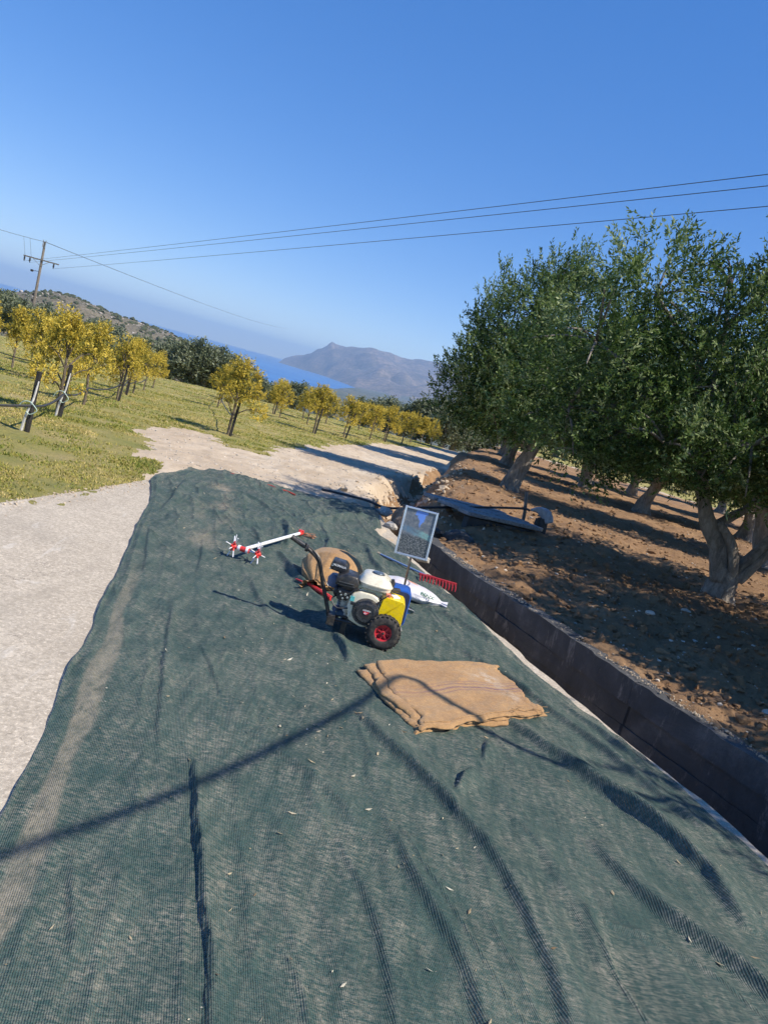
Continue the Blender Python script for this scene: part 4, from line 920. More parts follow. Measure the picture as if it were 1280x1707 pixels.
def flat_sack(C, base, thick, seed, label, top=False):
    """C: four corners (near-left, near-right, far-right, far-left) on the ground; a folded sack lying flat"""
    n, m = 110, 150; u, v = np.meshgrid(np.linspace(0, 1, n), np.linspace(0, 1, m)); C = np.array(C)
    def side(k): return 1
    X = (1 - u)[..., None] * (1 - v)[..., None] * C[0] + u[..., None] * (1 - v)[..., None] * C[1] + u[..., None] * v[..., None] * C[2] + (1 - u)[..., None] * v[..., None] * C[3]
    x, y = X[..., 0], X[..., 1]
    e = .034 * fbm(u * 5, v * 5, 4, seed); x = x + e * (1 - 2 * u) * .8; y = y + .8 * .034 * fbm(u * 5 + 9, v * 5, 4, seed + 1) * (1 - 2 * v)
    bow = .05 * np.sin(v * math.pi) * (1 - u) ** 3; x = x - bow * .2; y = y - bow * .5         # sagging left edge
    y = y + .03 * np.sin(u * math.pi) * (v - .2)
    zz = base + .0025 * fbm(u * 14, v * 11, 4, seed + 8) + .007 * fbm(u * 3 + v, v * 3, 4, seed + 4) + .006 * np.exp(-((u * .6 + v - .75 + .04 * fbm(u * 3, v, 2, seed)) / .05) ** 2) * (.4 + .6 * u)
    ed = np.minimum(np.minimum(u, 1 - u) * 1.4, np.minimum(v, 1 - v)); zt = zz + thick * (.45 + .55 * sm(0, .05, ed)) + .004 * (sm(0, .02, ed) - sm(.03, .06, ed))
    zb = zz - .002
    Vt = np.stack([x, y, zt], -1).reshape(-1, 3); Vb = np.stack([x, y, zb], -1).reshape(-1, 3)
    i, j = np.meshgrid(np.arange(m - 1), np.arange(n - 1), indexing='ij'); k = (i * n + j).ravel(); F = np.stack([k, k + 1, k + n + 1, k + n], 1); N = n * m
    rim = np.r_[np.arange(n - 1), n - 1 + n * np.arange(m - 1), N - 1 - np.arange(n - 1), n * (m - 1) - n * np.arange(m - 1)]; r2 = np.roll(rim, -1)
    F = np.r_[F, F[:, ::-1] + N, np.stack([rim, rim + N, r2 + N, r2], 1)]
    w = v + .05 * (u - .5) + .014 * np.sin(u * 9); st = sum(np.exp(-((w - q) / s) ** 2) * g for q, s, g in ((.47, .012, 1.), (.42, .008, .7), (.53, .008, .7), (.57, .007, .5))) * (.4 + .6 * sm(.1, .4, u))
    pale = np.exp(-(((u - .78) / .1) ** 2 + ((v - .62) / .14) ** 2)) + .8 * np.exp(-(((u - .85) / .07) ** 2 + ((v - .3) / .12) ** 2))
    me = np_mesh('folded_sack', np.r_[Vt, Vb], F, True, {'stripe': np.r_[st.ravel(), 0 * st.ravel()], 'pale': np.r_[pale.ravel(), 0 * pale.ravel()]})
    o = tag(obj('folded_sack', me, M['burlap_striped' if top else 'burlap']), label, 'sack', 'folded burlap sacks in a pile')
    # hem seam along the near edge and a knotted corner
    b = MB(); q = Vt.reshape(m, n, 3); P = [Vector(q[7, k]) + Vector((0, 0, .003)) for k in range(2, n - 2, 3)]; b.tube(P, .0035, 5, .2, seed); b.build('hem_seam', M['burlap'], o, smooth=1)
    b = MB(); c0 = Vector(q[0, 0]); b.tube([c0 + Vector((.01, .01, 0)), c0 + Vector((-.008, -.012, -.002)), c0 + Vector((-.012, -.03, -.008))], [.011, .013, .005], 7, .25, seed + 2); b.build('corner_knot', M['burlap'], o, smooth=1)
    if top:
        b = MB(); c1 = Vector(q[0, -1])
        for s in range(4):
            rg = random.Random(s + 90); p = Vector(q[5, int(n * (.72 + .07 * s))]) + Vector((0, 0, .008)); P = [p]
            for _ in range(6): p = p + Vector((rg.uniform(-.01, .045), rg.uniform(-.02, .03), rg.uniform(-.004, .008))); P.append(Vector((p.x, p.y, max(p.z, .03))))
            b.tube(smooth_path(P, 3), .0016, 4)
        b.build('loose_thread', M['burlap'], o)
    return o
flat_sack([(.43, 3.56), (1.22, 4.22), (.98, 4.80), (.075, 4.16)], .010, .017, 201, 'lowest folded burlap sack of the pile on the net, edge showing at the left')
flat_sack([(.445, 3.575), (1.17, 4.20), (.965, 4.82), (.095, 4.21)], .028, .016, 205, 'middle folded burlap sack of the pile on the net')
flat_sack([(.49, 3.565), (1.15, 4.17), (.945, 4.83), (.16, 4.26)], .046, .014, 209, 'topmost folded burlap sack with purple stripes on the pile', True)

def full_sack():
    root = empty('burlap_sack', (-.27, 5.75, 0)); tag(root, 'bulging filled burlap sack with tied neck lying behind the engine', 'sack')
    nu, nv = 96, 60; u, v = np.meshgrid(np.linspace(0, 2 * math.pi, nu, endpoint=False), np.linspace(0, 1, nv))
    ax = np.array([-.22, -.95, 0]); ax /= np.linalg.norm(ax); sd = np.array([ax[1], -ax[0], 0]) * -1; upv = np.array([0, 0, 1.])
    s = v; rad = np.interp(s, [0, .05, .15, .35, .6, .76, .86, .91, .94, 1], [.005, .10, .18, .225, .215, .15, .055, .036, .05, .085]); pos = np.interp(s, [0, .05, .15, .35, .6, .76, .86, .91, .94, 1], [.26, .25, .20, .08, -.08, -.2, -.29, -.32, -.34, -.40])
    gth = sm(.45, .88, s); wr = 1 + (.10 * np.sin(u * 9 + 2 * np.sin(u * 2)) + .05 * np.sin(u * 17)) * gth + .04 * fbm(np.cos(u) * 1.6 + 3, np.sin(u) * 1.6 + s * 3, 3, 221)
    hgt = np.interp(s, [0, .2, .5, .8, .9, 1], [.62, .64, .64, .6, .8, .8])
    cz = np.interp(s, [0, .3, .6, .8, .9, 1], [.13, .145, .14, .10, .065, .05])
    P = (pos[..., None] * -ax * -1) * -1 + (rad * wr * np.cos(u))[..., None] * sd + (rad * wr * np.sin(u) * hgt)[..., None] * upv
    P[..., 2] += cz; P[..., 2] = np.maximum(P[..., 2], .018 + .01 * np.cos(u * 5)); 
    i, j = np.meshgrid(np.arange(nv - 1), np.arange(nu), indexing='ij'); F = np.stack([i * nu + j, i * nu + (j + 1) % nu, (i + 1) * nu + (j + 1) % nu, (i + 1) * nu + j], -1).reshape(-1, 4)
    obj('sack_body', np_mesh('sack_body', P.reshape(-1, 3), F, True), M['burlap'], root)
    b = MB(); k = int(.91 * (nv - 1)); ring = [Vector(P[k, q]) for q in range(0, nu, 6)]; ce = sum(ring, Vector()) / len(ring); ring = [ce + (q - ce) * 1.12 for q in ring]; b.tube(ring + ring[:2], .006, 5); M['twine'] = plain('twine', (.09, .06, .035), .9); b.build('twine', M['twine'], root)
full_sack()

def plastic_sack():
    root = empty('plastic_sack', (.37, 6.02, 0), R(-6)); root.scale = (.9, .85, .85); tag(root, 'white plastic sack with orange print and knotted end behind the engine', 'sack')
    nu, nv = 72, 60; u, v = np.meshgrid(np.linspace(0, 2 * math.pi, nu, endpoint=False), np.linspace(0, 1, nv))
    w = np.interp(v, [0, .04, .12, .4, .7, .86, .93, .96, 1], [.02, .12, .17, .185, .155, .085, .025, .03, .055]); h = np.interp(v, [0, .04, .15, .4, .7, .86, .93, .96, 1], [.01, .045, .07, .082, .065, .04, .018, .02, .03]); x = np.interp(v, [0, .04, .12, .4, .7, .86, .93, .96, 1], [-.30, -.295, -.26, -.08, .12, .23, .29, .305, .35])
    wr = 1 + .05 * fbm(np.cos(u) * 2 + v * 4, np.sin(u) * 2, 4, 231) + .09 * np.sin(u * 7 + v * 5) * sm(.6, .93, v)
    cu = np.sign(np.cos(u)) * np.abs(np.cos(u)) ** .75
    P = np.stack([x + 0 * u, w * cu * wr, np.maximum(.012, np.interp(v, [0, .3, .8, 1], [.06, .085, .06, .035]) + h * np.sin(u) * wr)], -1)
    i, j = np.meshgrid(np.arange(nv - 1), np.arange(nu), indexing='ij'); F = np.stack([i * nu + j, i * nu + (j + 1) % nu, (i + 1) * nu + (j + 1) % nu, (i + 1) * nu + j], -1).reshape(-1, 4)
    t = NT('printed_plastic_sack'); o = t.obj(); sx = t.n('ShaderNodeSeparateXYZ', Vector=o); X, Yy = sx.outputs[0], sx.outputs[1]
    c = t.ramp(t.noise(9, 4), [(.3, (.60, .57, .60)), (.7, (.76, .74, .76))])
    d = t.math('SQRT', t.math('ADD', t.math('POWER', t.math('ADD', X, .17), 2.), t.math('POWER', t.math('ADD', Yy, .05), 2.)))
    c = t.mix(t.math('MULTIPLY', t.ramp(d, [(.0, 0.), (.155, 0.), (.165, 1.), (.235, 1.), (.245, 0.)]), t.ramp(t.math('ADD', Yy, .5), [(.50, 0.), (.54, .85)])), c, (.72, .22, .06))
    c = t.mix(t.ramp(d, [(.138, 0.), (.144, .85), (.150, .85), (.156, 0.)]), c, (.06, .06, .10))
    c = t.mix(t.math('MULTIPLY', t.ramp(t.noise(26, 5, .7), [(.55, 0.), (.62, .5)]), t.ramp(d, [(.06, 1.), (.13, 0.)])), c, (.78, .34, .16))
    c = t.mix(t.math('MULTIPLY', t.ramp(t.noise(18, 5, .7), [(.6, 0.), (.7, .5)]), t.ramp(X, [(.05, 0.), (.1, .7)])), c, (.66, .52, .50))
    t.done(c, .38, t.bump(t.noise(16, 5, .65), .6, .012))
    obj('sack_body', np_mesh('sack_body', P.reshape(-1, 3), F, True), t.m, root)
    M['green_print'] = plain('green_print', (.02, .12, .06), .6, bump=0)
    o = obj('lettering', text_mesh('BENX', .05, bold=True), M['green_print'], root, (.16, -.128, .105), (R(42), R(9), R(4)))
plastic_sack()

# ======================= rake, red tool =======================
M['blue_tube'] = plain('blue_tube', (.24, .33, .52), .35, .3, var=.15); M['shaded_red_plastic'] = plain('shaded_red_plastic', (.33, .02, .025), .45, var=.2); M['red_bright'] = plain('bright_red_plastic', (.66, .045, .04), .4, var=.15)  # rake red darkened in its colour to stand in for tree shade
rk = empty('rake', (.55, 6.8, -.015)); rk.scale = (.88, .88, .8); tag(rk, 'olive rake with pale blue handle and red toothed head lying on the net', 'rake')
b = MB(); b.tube([(-.56, .52, .05), (-.02, .02, .065)], .012, 10); b.build('handle', M['blue_tube'], rk, smooth=1)
b = MB(); b.tube([(-.575, .535, .05), (-.54, .50, .05)], .0135, 10); M['cap'] = plain('tan_cap', (.45, .36, .25), .7); b.build('end_cap', M['cap'], rk, smooth=1)
ang = math.atan2(-.02, .37)
b = MB(); b.box((.085, -.045, .075), (.40, .035, .03), ang); b.tube([(-.03, .03, .068), (.06, -.03, .075)], .018, 8); b.build('head_bar', M['shaded_red_plastic'], rk, bevel=.005)
for k in range(12):
    x = -.10 + k * .0335; b = MB(); y = -.06 + x * math.tan(ang)
    b.tube(smooth_path([(x, y, .075), (x + .003, y - .055, .07), (x + .004, y - .095, .05), (x + .003, y - .115, .022)], 3), [.008, .0078, .0075, .007, .0067, .0064, .006, .0056, .005, .004], 5); b.build('tooth', M['shaded_red_plastic'], rk, smooth=1)
rt = empty('red_tongs', (-.36, 5.40, 0)); tag(rt, 'slim bright red pointed tool lying by the neck of the full burlap sack', 'tool')
for s, dz in ((0, 0), (1, .012)):
    b = MB(); b.tube([(-.14 + .05 * s, .13 - .03 * s, .05), (-.02, .01 - .012 * s, .062 + dz), (.16, -.15 - .02 * s, .055 + dz)], [.005, .013, .015], 7); b.build('arm', M['red_bright'], rt, smooth=1)
b = MB(); b.lathe([(0, -.012), (.012, -.012), (.012, .012), (0, .012)], (0, -.005, .075), n=10); M['brass'] = plain('brass', (.6, .5, .25), .35, .8); b.build('pivot', M['brass'], rt)

# ======================= picture stand =======================
M['alu'] = plain('brushed_aluminium', (.62, .65, .70), .32, .85, var=.08, bump=.05); M['chrome'] = plain('chrome_tube', (.55, .55, .56), .14, 1., var=.05, bump=0)
st = empty('picture_stand', (.30, 5.62, 0)); tag(st, 'silver framed picture of a rocky stream on a thin chrome stand', 'sign')
b = MB(); b.tube([(.0, 0, .02), (-.01, 0, .25), (-.02, .0, .44)], .0085, 10); b.build('stand_tube', M['chrome'], st, smooth=1)
b = MB(); b.lathe([(0, .0), (.115, .0), (.12, .006), (.11, .012), (.02, .02), (0, .02)], (0, 0, .012), n=28); b.build('base_plate', M['chrome'], st, smooth=1)
tilt = Matrix.Translation((-.028, -.012, .605)) @ Matrix.Rotation(R(-3), 4, 'Z') @ Matrix.Rotation(R(-6), 4, 'X') @ Matrix.Rotation(R(-1.5), 4, 'Y')
fw, fh, bw = .252, .368, .017
for nm, c, d in (('frame_side', (-fw / 2 + bw / 2, 0, 0), (bw, .016, fh)), ('frame_side', (fw / 2 - bw / 2, 0, 0), (bw, .016, fh)), ('frame_rail', (0, 0, fh / 2 - bw / 2), (fw - 2 * bw, .0155, bw)), ('frame_rail', (0, 0, -fh / 2 + bw / 2), (fw - 2 * bw, .0155, bw))):
    b = MB(); b.box(c, d); o = b.build(nm, M['alu'], st, bevel=.004); o.matrix_local = tilt
b = MB(); b.box((0, .004, 0), (fw - 2 * bw, .004, fh - 2 * bw))
def m_picture():
    t = NT('stream_picture'); o = t.obj(); s = t.n('ShaderNodeSeparateXYZ', Vector=o); x, z = s.outputs[0], s.outputs[2]
    zn = t.math('ADD', t.math('MULTIPLY', z, 3.0), .5); xn = t.math('ADD', t.math('MULTIPLY', x, 4.6), .5); wob = t.noise(16, 5, .7)
    rocks = t.ramp(t.noise(30, 6, .75), [(.3, (.05, .07, .10)), (.5, (.13, .15, .18)), (.7, (.26, .26, .25))])
    peb = t.ramp(t.n('ShaderNodeTexVoronoi', Vector=o, Scale=110.).outputs['Distance'], [(.1, (.34, .33, .32)), (.35, (.10, .11, .12)), (.7, (.025, .035, .045))])
    c = t.mix(t.ramp(t.math('ADD', zn, t.math('MULTIPLY', wob, .12)), [(.46, 0.), (.52, 1.)]), peb, rocks)
    band = t.ramp(t.math('ADD', zn, t.math('ADD', t.math('MULTIPLY', wob, .14), t.math('MULTIPLY', xn, .10))), [(.55, 0.), (.59, 1.), (.68, 1.), (.72, 0.)])
    c = t.mix(t.math('MULTIPLY', t.math('MULTIPLY', band, t.ramp(t.noise(40, 4, .7), [(.35, .2), (.6, 1.)])), .85), c, t.ramp(t.math('ADD', xn, t.math('MULTIPLY', wob, .3)), [(.3, (.08, .17, .27)), (.65, (.12, .24, .30)), (.95, (.22, .48, .44))]))
    dx = t.math('ABSOLUTE', t.math('SUBTRACT', t.math('ADD', xn, t.math('MULTIPLY', wob, .5)), .80)); edge = t.math('SUBTRACT', t.math('MULTIPLY', t.math('SUBTRACT', zn, .62), .62), dx)
    c = t.mix(t.ramp(t.math('ADD', edge, .5), [(.49, 0.), (.53, 1.)]), c, (.12, .26, .72))
    return t.done(c, .25, Coat__Weight=.4, Coat__Roughness=.08)
o = b.build('picture', m_picture(), st); o.matrix_local = tilt
b = MB(); b.box((0, .011, 0), (fw - .01, .006, fh - .01)); o = b.build('back_panel', M['alu'], st); o.matrix_local = tilt
# ======================= engine power unit on wheels =======================
M['black'] = plain('black_paint', (.018, .018, .02), .42, grime=.5, var=.3, bump=.05); M['rubber'] = plain('tyre_rubber', (.028, .027, .026), .85, grime=.5, var=.45, scale=30, bump=.3)
M['black_plastic'] = plain('black_plastic', (.022, .024, .028), .35, grime=.5, var=.3, bump=.05); M['cream'] = plain('cream_paint', (.74, .68, .52), .28, grime=.35, var=.05, bump=.02, coat=.4)
M['yellow_paint'] = plain('yellow_paint', (.90, .64, .0), .32, grime=.35, var=.06, bump=.03, coat=.3); M['blue_paint'] = plain('blue_paint', (.018, .10, .42), .35, grime=.35, var=.1, bump=.03, coat=.3); M['navy'] = plain('navy_panel', (.012, .03, .11), .4, var=.15, bump=.03)
M['rim_red'] = plain('red_rim', (.62, .035, .05), .35, grime=.35, var=.08, bump=.02); M['cast'] = plain('cast_aluminium', (.40, .40, .38), .5, .55, var=.35, scale=40, bump=.3); M['steel'] = plain('bright_steel', (.72, .72, .72), .25, .95, var=.1, bump=0)
M['white_print'] = plain('white_print', (.85, .85, .85), .5, bump=0); M['red_print'] = plain('red_print', (.65, .03, .05), .5, bump=0); M['sticker'] = plain('sticker', (.80, .25, .16), .5, var=.1, bump=0); M['teal'] = plain('teal_sticker', (.10, .45, .45), .5, bump=0)
mx_, my_ = .19, 4.60
pu = empty('engine_cart', (mx_, my_, nz(mx_, my_) - .004), R(2)); tag(pu, 'small petrol engine cart with cream tank, yellow cover and black tyres', 'engine')
def wheel(y, lab):
    root = empty('wheel'); root.parent = pu; root.location = (0, y, .112)
    prof = [(.055, -.030), (.075, -.036), (.094, -.033), (.106, -.022), (.110, 0), (.106, .022), (.094, .033), (.075, .036), (.055, .030), (.050, 0)]
    b = MB(); b.lathe(prof, axis='Y', n=44, close=True)
    for k in range(24):
        a = 2 * math.pi * k / 24
        for s in (-1, 1):
            aa = a + s * .065; Mx = Matrix.Translation((.1075 * math.cos(aa), s * .017, .1075 * math.sin(aa))) @ Matrix.Rotation(-aa, 4, 'Y') @ Matrix.Rotation(s * .5, 4, 'X')
            b.box((0, 0, 0), (.007, .026, .014), M=Mx)
    b.build('tyre', M['rubber'], root, smooth=1)
    b = MB(); b.lathe([(.056, -.030), (.058, -.022), (.047, -.020), (.044, -.006), (.044, .006), (.047, .020), (.058, .022), (.056, .030), (.052, .0)], axis='Y', n=36, close=True)
    b.lathe([(0, -.024), (.015, -.024), (.016, -.012), (.016, .02), (0, .02)], axis='Y', n=16)
    for k in range(7):
        a = 2 * math.pi * k / 7; Mx = Matrix.Rotation(-a, 4, 'Y') @ Matrix.Translation((.030, -.010, 0)); b.box((0, 0, 0), (.034, .012, .009), M=Mx)
    b.lathe([(.0, .004), (.045, .004), (.045, .008), (.0, .008)], axis='Y', n=24)
    b.build('rim', M['rim_red'], root, smooth=1)
    b = MB(); b.lathe([(0, -.034), (.006, -.034), (.008, -.030), (.009, -.022), (0, -.022)], axis='Y', n=8); b.build('axle_nut', M['black'], root, smooth=1)
wheel(0, ''); wheel(.42, '')
b = MB(); b.tube([(0, .02, .112), (0, .40, .112)], .010, 10); b.build('axle', M['black'], pu, smooth=1)
b = MB()
for y in (.075, .33): b.tube(smooth_path([(.10, y, .135), (-.05, y, .135), (-.16, y, .10), (-.34, y, .095)], 3), .012, 8)
for x in (-.30, -.12, .06): b.tube([(x, .075, .1 if x < -.15 else .13), (x, .33, .1 if x < -.15 else .13)], .011, 8)
b.build('frame', M['black'], pu, smooth=1)
b = MB(); b.box((-.16, .20, .117), (.30, .24, .008)); b.build('base_plate', M['black'], pu, bevel=.002)
for nm, P_, r_ in (('throttle_cable', [(-.60, .10, .505), (-.50, .085, .45), (-.44, .08, .33), (-.37, .07, .27), (-.30, .06, .275)], .004), ('plug_lead', [(-.33, .12, .24), (-.36, .06, .22), (-.32, .04, .18), (-.25, .05, .19)], .005), ('fuel_hose', [(-.2, .06, .335), (-.235, .045, .315), (-.26, .045, .29)], .004), ('wiring', [(-.055, .05, .25), (-.07, .03, .29), (-.04, .02, .325), (-.01, .05, .345)], .0035)):
    b = MB(); b.tube(smooth_path(P_, 5), r_, 6); b.build(nm, M['black_plastic'], pu, smooth=1)
b = MB(); b.box((-.245, .075, .05), (.035, .022, .1)); b.box((-.245, .07, .003), (.055, .045, .008)); b.build('stand_leg', M['black'], pu, bevel=.003)
b = MB(); b.box((-.245, .33, .05), (.035, .022, .1)); b.box((-.245, .33, .003), (.055, .045, .008)); b.build('stand_leg', M['black'], pu, bevel=.003)
b = MB(); b.box((-.335, .10, .085), (.05, .09, .07)); b.tube([(-.355, .055, .10), (-.355, .045, .10)], .009, 8); b.build('handle_bracket', M['black'], pu, bevel=.006)
hp = smooth_path([(-.335, .10, .04), (-.375, .10, .15), (-.43, .10, .27), (-.475, .10, .375), (-.50, .10, .425), (-.545, .10, .462), (-.60, .10, .49), (-.69, .10, .525)], 4)
b = MB(); b.tube(hp, .0125, 12); b.build('handle', M['black'], pu, smooth=1)
b = MB(); b.tube([(-.605, .10, .4925), (-.70, .10, .53)], .017, 12); b.lathe([(.013, -.012), (.024, -.01), (.024, .01), (.013, .012)], (-.59, .10, .486), axis='X', n=12); b.tube([(-.6, .08, .5), (-.6, .075, .52)], .006, 6); b.build('grip', M['black_plastic'], pu, smooth=1)
# engine block
b = MB(); b.box((-.19, .19, .175), (.15, .17, .11)); b.box((-.25, .16, .225), (.10, .13, .10)); b.tube([(-.26, .10, .15), (-.22, .09, .22)], .028, 10)
for k in range(7): b.box((-.285, .17, .185 + k * .014), (.075, .15, .005))
b.build('crankcase', M['cast'], pu, bevel=.004)
b = MB(); b.box((-.30, .10, .262), (.07, .07, .07)); b.box((-.265, .085, .285), (.12, .05, .025)); b.tube([(-.335, .12, .25), (-.335, .22, .26)], .03, 10); b.build('carburettor', M['black_plastic'], pu, bevel=.006)
for k, (x, z, r_) in enumerate([(-.285, .272, .009), (-.31, .262, .007), (-.268, .255, .008), (-.297, .243, .007), (-.25, .268, .007), (-.322, .28, .006), (-.237, .25, .006)]):
    b = MB(); b.lathe([(0, -.008), (r_, -.007), (r_, .01), (0, .01)], (x, .056, z), axis='Y', n=8); b.build('bolt', M['steel'], pu, smooth=1)
# fan shroud, cream
cx, cz = -.145, .205
poly = [(cx + .112 * math.cos(a), cz + .112 * math.sin(a)) for a in np.linspace(R(-95), R(80), 22)] + [(cx - .055, cz + .112), (cx - .10, cz + .085), (cx - .115, cz + .0), (cx - .085, cz - .085)]
b = MB(); b.prism(poly, .045, .115); b.build('fan_shroud', M['cream'], pu, bevel=.012, seg=3, smooth=1)
b = MB(); b.lathe([(0, -.028), (.035, -.028), (.060, -.024), (.082, -.014), (.088, .0), (.088, .012), (0, .012)], (cx + .01, .040, cz - .008), axis='Y', n=40); rc = b.build('recoil_cover', M['black_plastic'], pu, smooth=1)
b = MB()
for k in range(36):
    a = 2 * math.pi * k / 36
    for r0, r1, yy in ((.062, .082, .022), (.040, .058, .012)):
        rm = (r0 + r1) / 2; Mx = Matrix.Translation((cx + .01 + rm * math.cos(a), yy + (.0 if r0 > .05 else .001), cz - .008 + rm * math.sin(a))) @ Matrix.Rotation(-a, 4, 'Y') @ Matrix.Rotation(R(-26 if r0 > .05 else -10), 4, 'Z'); b.box((0, 0, 0), (r1 - r0, .004, .0036), M=Mx)
M['vent'] = plain('vent_rib', (.055, .06, .065), .4, bump=0); b.build('cooling_ribs', M['vent'], rc)
o = obj('lettering', text_mesh('HONDA', .0135, bold=True), M['white_print'], rc, (cx + .014, .0105, cz + .010), (R(90), 0, 0))
wing = [(-.020, .006), (.018, .008), (.020, .003), (.012, .002), (.017, -.003), (.006, -.004), (.010, -.010), (-.004, -.012), (-.012, -.006), (-.016, -.001)]
b = MB(); b.prism([(cx + .012 + x, cz - .004 + z) for x, z in wing], .0098, .013); b.build('wing_emblem', M['red_print'], rc)
b = MB(); b.box((cx + .006, .0096, cz - .010), (.016, .001, .003)); b.box((cx + .010, .0096, cz - .004), (.02, .001, .002)); b.build('wing_highlight', M['white_print'], rc)
b = MB(); b.box((cx - .078, .035, cz + .028), (.036, .016, .02)); b.build('starter_grip', M['black_plastic'], pu, bevel=.004)
b = MB(); b.box((cx - .092, .0405, cz + .055), (.026, .004, .032)); b.build('sticker', M['teal'], pu, bevel=.001)
b = MB(); b.box((cx - .09, .042, cz - .05), (.014, .01, .03)); b.build('switch', M['cream'], pu, bevel=.003)
# tank
tk = empty('fuel_tank'); tk.parent = pu; tk.location = (-.115, .165, .375)
def loft(secs, n=32, p=3.2):
    V = []; F = []
    for (z, hx, hy, ox, oy) in secs:
        for k in range(n):
            a = 2 * math.pi * k / n; c, s_ = math.cos(a), math.sin(a)
            V.append((ox + hx * math.copysign(abs(c) ** (2 / p), c), oy + hy * math.copysign(abs(s_) ** (2 / p), s_), z))
    for i in range(len(secs) - 1):
        for k in range(n): F.append((i * n + k, i * n + (k + 1) % n, (i + 1) * n + (k + 1) % n, (i + 1) * n + k))
    F += [tuple(range(n - 1, -1, -1)), tuple((len(secs) - 1) * n + k for k in range(n))]
    b = MB(); b.add(V, F); return b
loft([(-.038, .088, .105, 0, 0), (-.030, .102, .120, 0, 0), (-.006, .106, .124, 0, 0)], p=4).build('tank_lower', M['cream'], tk, smooth=1)
loft([(-.006, .112, .130, 0, 0), (.000, .112, .130, 0, 0), (.003, .108, .126, 0, 0), (.028, .094, .110, -.004, .004), (.044, .074, .090, -.010, .008), (.052, .045, .06, -.012, .01)], p=3.4).build('tank_upper', M['cream'], tk, smooth=1)
b = MB(); b.lathe([(.0, .0), (.036, .0), (.038, .006), (.034, .013), (.0, .016)], (-.0, .0, .048), n=24); M['cap_grey'] = plain('grey_cap', (.12, .15, .18), .25, .3, bump=0); b.build('filler_cap', M['cap_grey'], tk, smooth=1)
b = MB(); b.lathe([(.036, -.002), (.043, -.002), (.043, .004), (.036, .004)], (0, 0, .048), n=24, close=True); b.build('cap_ring', M['black_plastic'], tk, smooth=1)
# air cleaner and silencer guard
b = MB(); b.prism([(-.365, .318), (-.225, .302), (-.215, .35), (-.235, .392), (-.30, .400), (-.36, .372)], .05, .21); b.build('air_cleaner', M['black_plastic'], pu, bevel=.012, seg=3, smooth=1)
b = MB(); b.box((-.295, .045, .345), (.10, .012, .004)); b.box((-.295, .046, .33), (.11, .008, .003)); b.build('cleaner_rib', M['vent'], pu)
sg = MB(); sg.prism([(-.425, .385), (-.31, .37), (-.30, .415), (-.325, .44), (-.41, .445)], .13, .25); sgo = sg.build('silencer_guard', M['black_plastic'], pu, bevel=.010, seg=2, smooth=1)
obj('lettering', text_mesh('ALIMALIA', .019, bold=True), M['white_print'], sgo, (-.362, .128, .418), (R(90), R(4), 0))
for x in (-.41, -.405, -.42):
    b = MB(); b.lathe([(0, -.004), (.005, -.003), (0, 0)], (x, .129, .39 + (x + .42) * 2.2), axis='Y', n=6); b.build('bolt', M['steel'], sgo)
# yellow belt cover with wheel arch
arch = [(.0 + .098 * math.cos(a), .125 + .078 * math.sin(a)) for a in np.linspace(R(12), R(170), 14)]
poly = [(-.075, .150), (-.055, .262), (-.05, .310), (-.035, .325), (.075, .318), (.092, .302), (.098, .145)] + arch[0:]
b = MB(); b.prism(poly, .028, .19); b.build('belt_cover', M['yellow_paint'], pu, bevel=.008, seg=3)
rr = lambda x0, z0, x1, z1, r: [(x + r * math.cos(a), z + r * math.sin(a)) for x, z, a0 in ((x1 - r, z1 - r, 0), (x0 + r, z1 - r, 90), (x0 + r, z0 + r, 180), (x1 - r, z0 + r, 270)) for a in (R(a0), R(a0 + 30), R(a0 + 60), R(a0 + 90))]
b = MB(); b.prism(rr(-.02, .11, .132, .352, .035), .20, .36); b.build('alternator_housing', M['blue_paint'], pu, bevel=.006, smooth=1)
b = MB(); b.prism(rr(-.01, .12, .124, .342, .03), .192, .2005); b.build('housing_panel', M['navy'], pu, bevel=.002)
b = MB(); b.box((.10, .185, .10), (.05, .06, .014)); b.build('bracket_tab', M['cast'], pu, bevel=.003)
b = MB(); b.tube([(-.02, .12, .34), (-.012, .12, .40), (-.02, .12, .425)], [.016, .014, .011], 8); b.tube([(-.015, .12, .36), (.04, .16, .355)], .014, 8); b.build('lever', M['black_plastic'], pu, smooth=1)
b = MB(); b.box((-.025, .05, .335), (.03, .03, .022)); b.build('sticker', M['sticker'], pu, bevel=.002)
b = MB(); b.box((.02, .09, .327), (.05, .05, .012), .5); b.build('label_plate', M['white_print'], pu, bevel=.002)
b = MB(); b.box((-.075, .06, .255), (.016, .03, .05)); b.build('red_switch', M['shaded_red_plastic'], pu, bevel=.003)
M['blue_dark'] = plain('blue_grey_tank', (.10, .13, .22), .4, bump=0); b = MB(); b.tube(smooth_path([(-.33, .2, .12), (-.28, .26, .13), (-.22, .3, .15)], 4), .02, 8); b.build('drain_hose', M['blue_dark'], pu, smooth=1)
b = MB(); b.lathe([(0, -.03), (.045, -.03), (.05, .02), (.03, .05), (0, .05)], (-.37, .22, .29), n=14); b.build('oil_bottle', M['blue_dark'], pu, smooth=1)

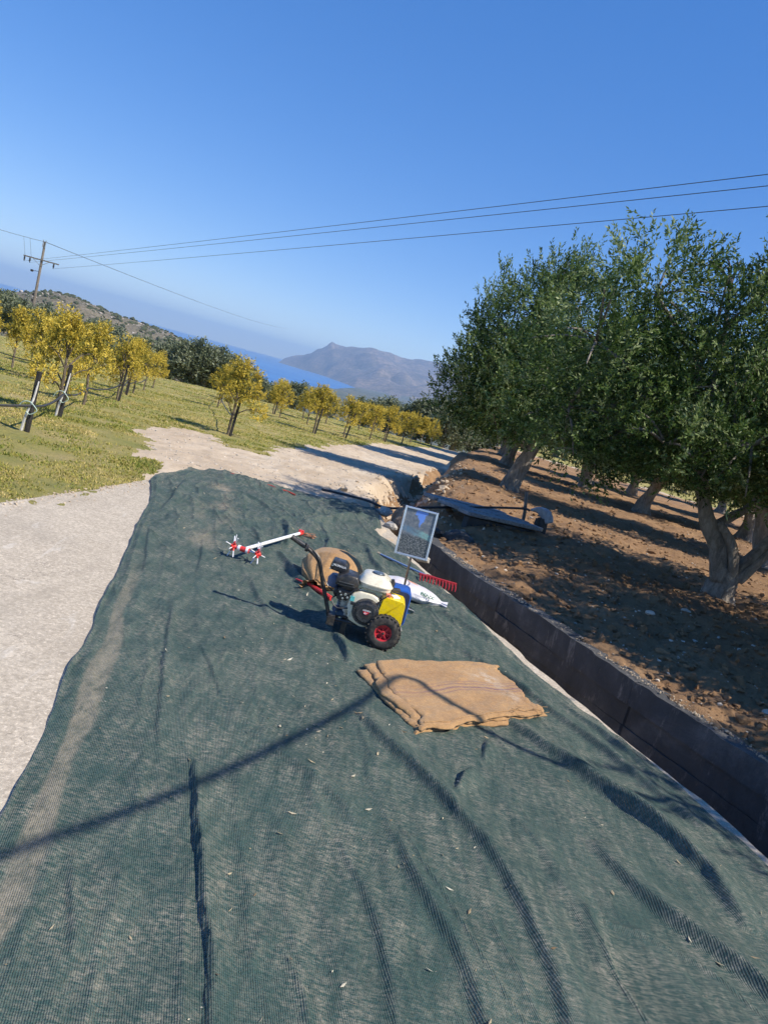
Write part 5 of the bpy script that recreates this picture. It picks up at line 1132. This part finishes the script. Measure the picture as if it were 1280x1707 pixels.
# ======================= olive beater pole =======================
M['white_tube'] = plain('white_tube', (.80, .80, .80), .3, var=.05, bump=.02); M['white_rod'] = plain('white_rod', (.78, .78, .80), .35, bump=0)
hb = empty('olive_beater', (-.97, 5.78, 0)); tag(hb, 'olive beater with two red rotors of white rods, white pole lying on the net', 'beater')
A = Vector((.01, -.01, .105)); B = Vector((.265, 1.25, .062))
b = MB(); b.tube([A, B], .0145, 14); b.build('pole', M['white_tube'], hb, smooth=1)
d = (B - A).normalized()
b = MB(); b.tube([B - d * .02, B + d * .01, B + d * .05, B + d * .075], [.019, .023, .022, .014], 12); b.build('switch_box', M['red_bright'], hb, smooth=1)
b = MB(); b.box(tuple(B + d * .03 + Vector((0, 0, .02))), (.05, .03, .02)); b.build('trigger', M['red_bright'], hb, bevel=.005)
rg = random.Random(8); b = MB(); E0 = B + d * .07
for k in range(9):
    p = E0 + Vector((rg.uniform(-.008, .008), rg.uniform(-.008, .008), rg.uniform(-.008, .008))); P = [p]
    for q in range(6): p = p + Vector((.021 + rg.uniform(-.006, .006), rg.uniform(-.012, .012), rg.uniform(-.014, .009))); p.z = max(p.z, .035); P.append(p)
    b.tube(smooth_path(P, 3), .0028, 5)
M['copper'] = plain('copper_strands', (.42, .20, .11), .5, .3); b.build('cable_strands', M['copper'], hb, smooth=1)
ax0, ax1 = Vector((-.075, .0, .10)), Vector((.115, -.03, .10)); axd = (ax1 - ax0).normalized()
b = MB(); b.tube([ax0 + axd * .035, ax1 - axd * .07], .021, 14); b.build('gearbox', M['red_bright'], hb, smooth=1)
for t in (.033, .10):
    b = MB(); b.tube([ax0 + axd * t, ax0 + axd * (t + .02)], .024, 14); b.build('collar', M['white_tube'], hb, smooth=1)
b = MB(); b.tube([ax0 - axd * .01, ax1 + axd * .01], .006, 8); b.build('rotor_shaft', M['steel'], hb, smooth=1)
def rotor(c, seed):
    r_ = empty('rotor'); r_.parent = hb; r_.location = c; rg = random.Random(seed)
    q = axd.orthogonal().normalized(); w = axd.cross(q); bh = MB(); bh.tube([axd * -.022, axd * -.01, axd * .01, axd * .022], [.012, .021, .021, .012], 12); br = MB()
    for k in range(10):
        a = 2 * math.pi * k / 10 + rg.uniform(-.12, .12); s = (-1, 0, 1)[k % 3] * .38; dr = (q * math.cos(a) + w * math.sin(a) + axd * s).normalized()
        bh.tube([dr * .012, dr * .042], [.0085, .006], 7)
        L = .098 + rg.uniform(-.008, .006); 
        if c[2] + dr.z * L < .012: L = (c[2] - .012) / -dr.z
        br_ = MB(); br_.tube([dr * .036, dr * L], .0042, 7); br_.build('rod', M['white_rod'], r_, smooth=1)
    bh.build('hub', M['red_bright'], r_, smooth=1)
rotor(tuple(ax0 - axd * .005), 1); rotor(tuple(ax1 + axd * .005), 2)
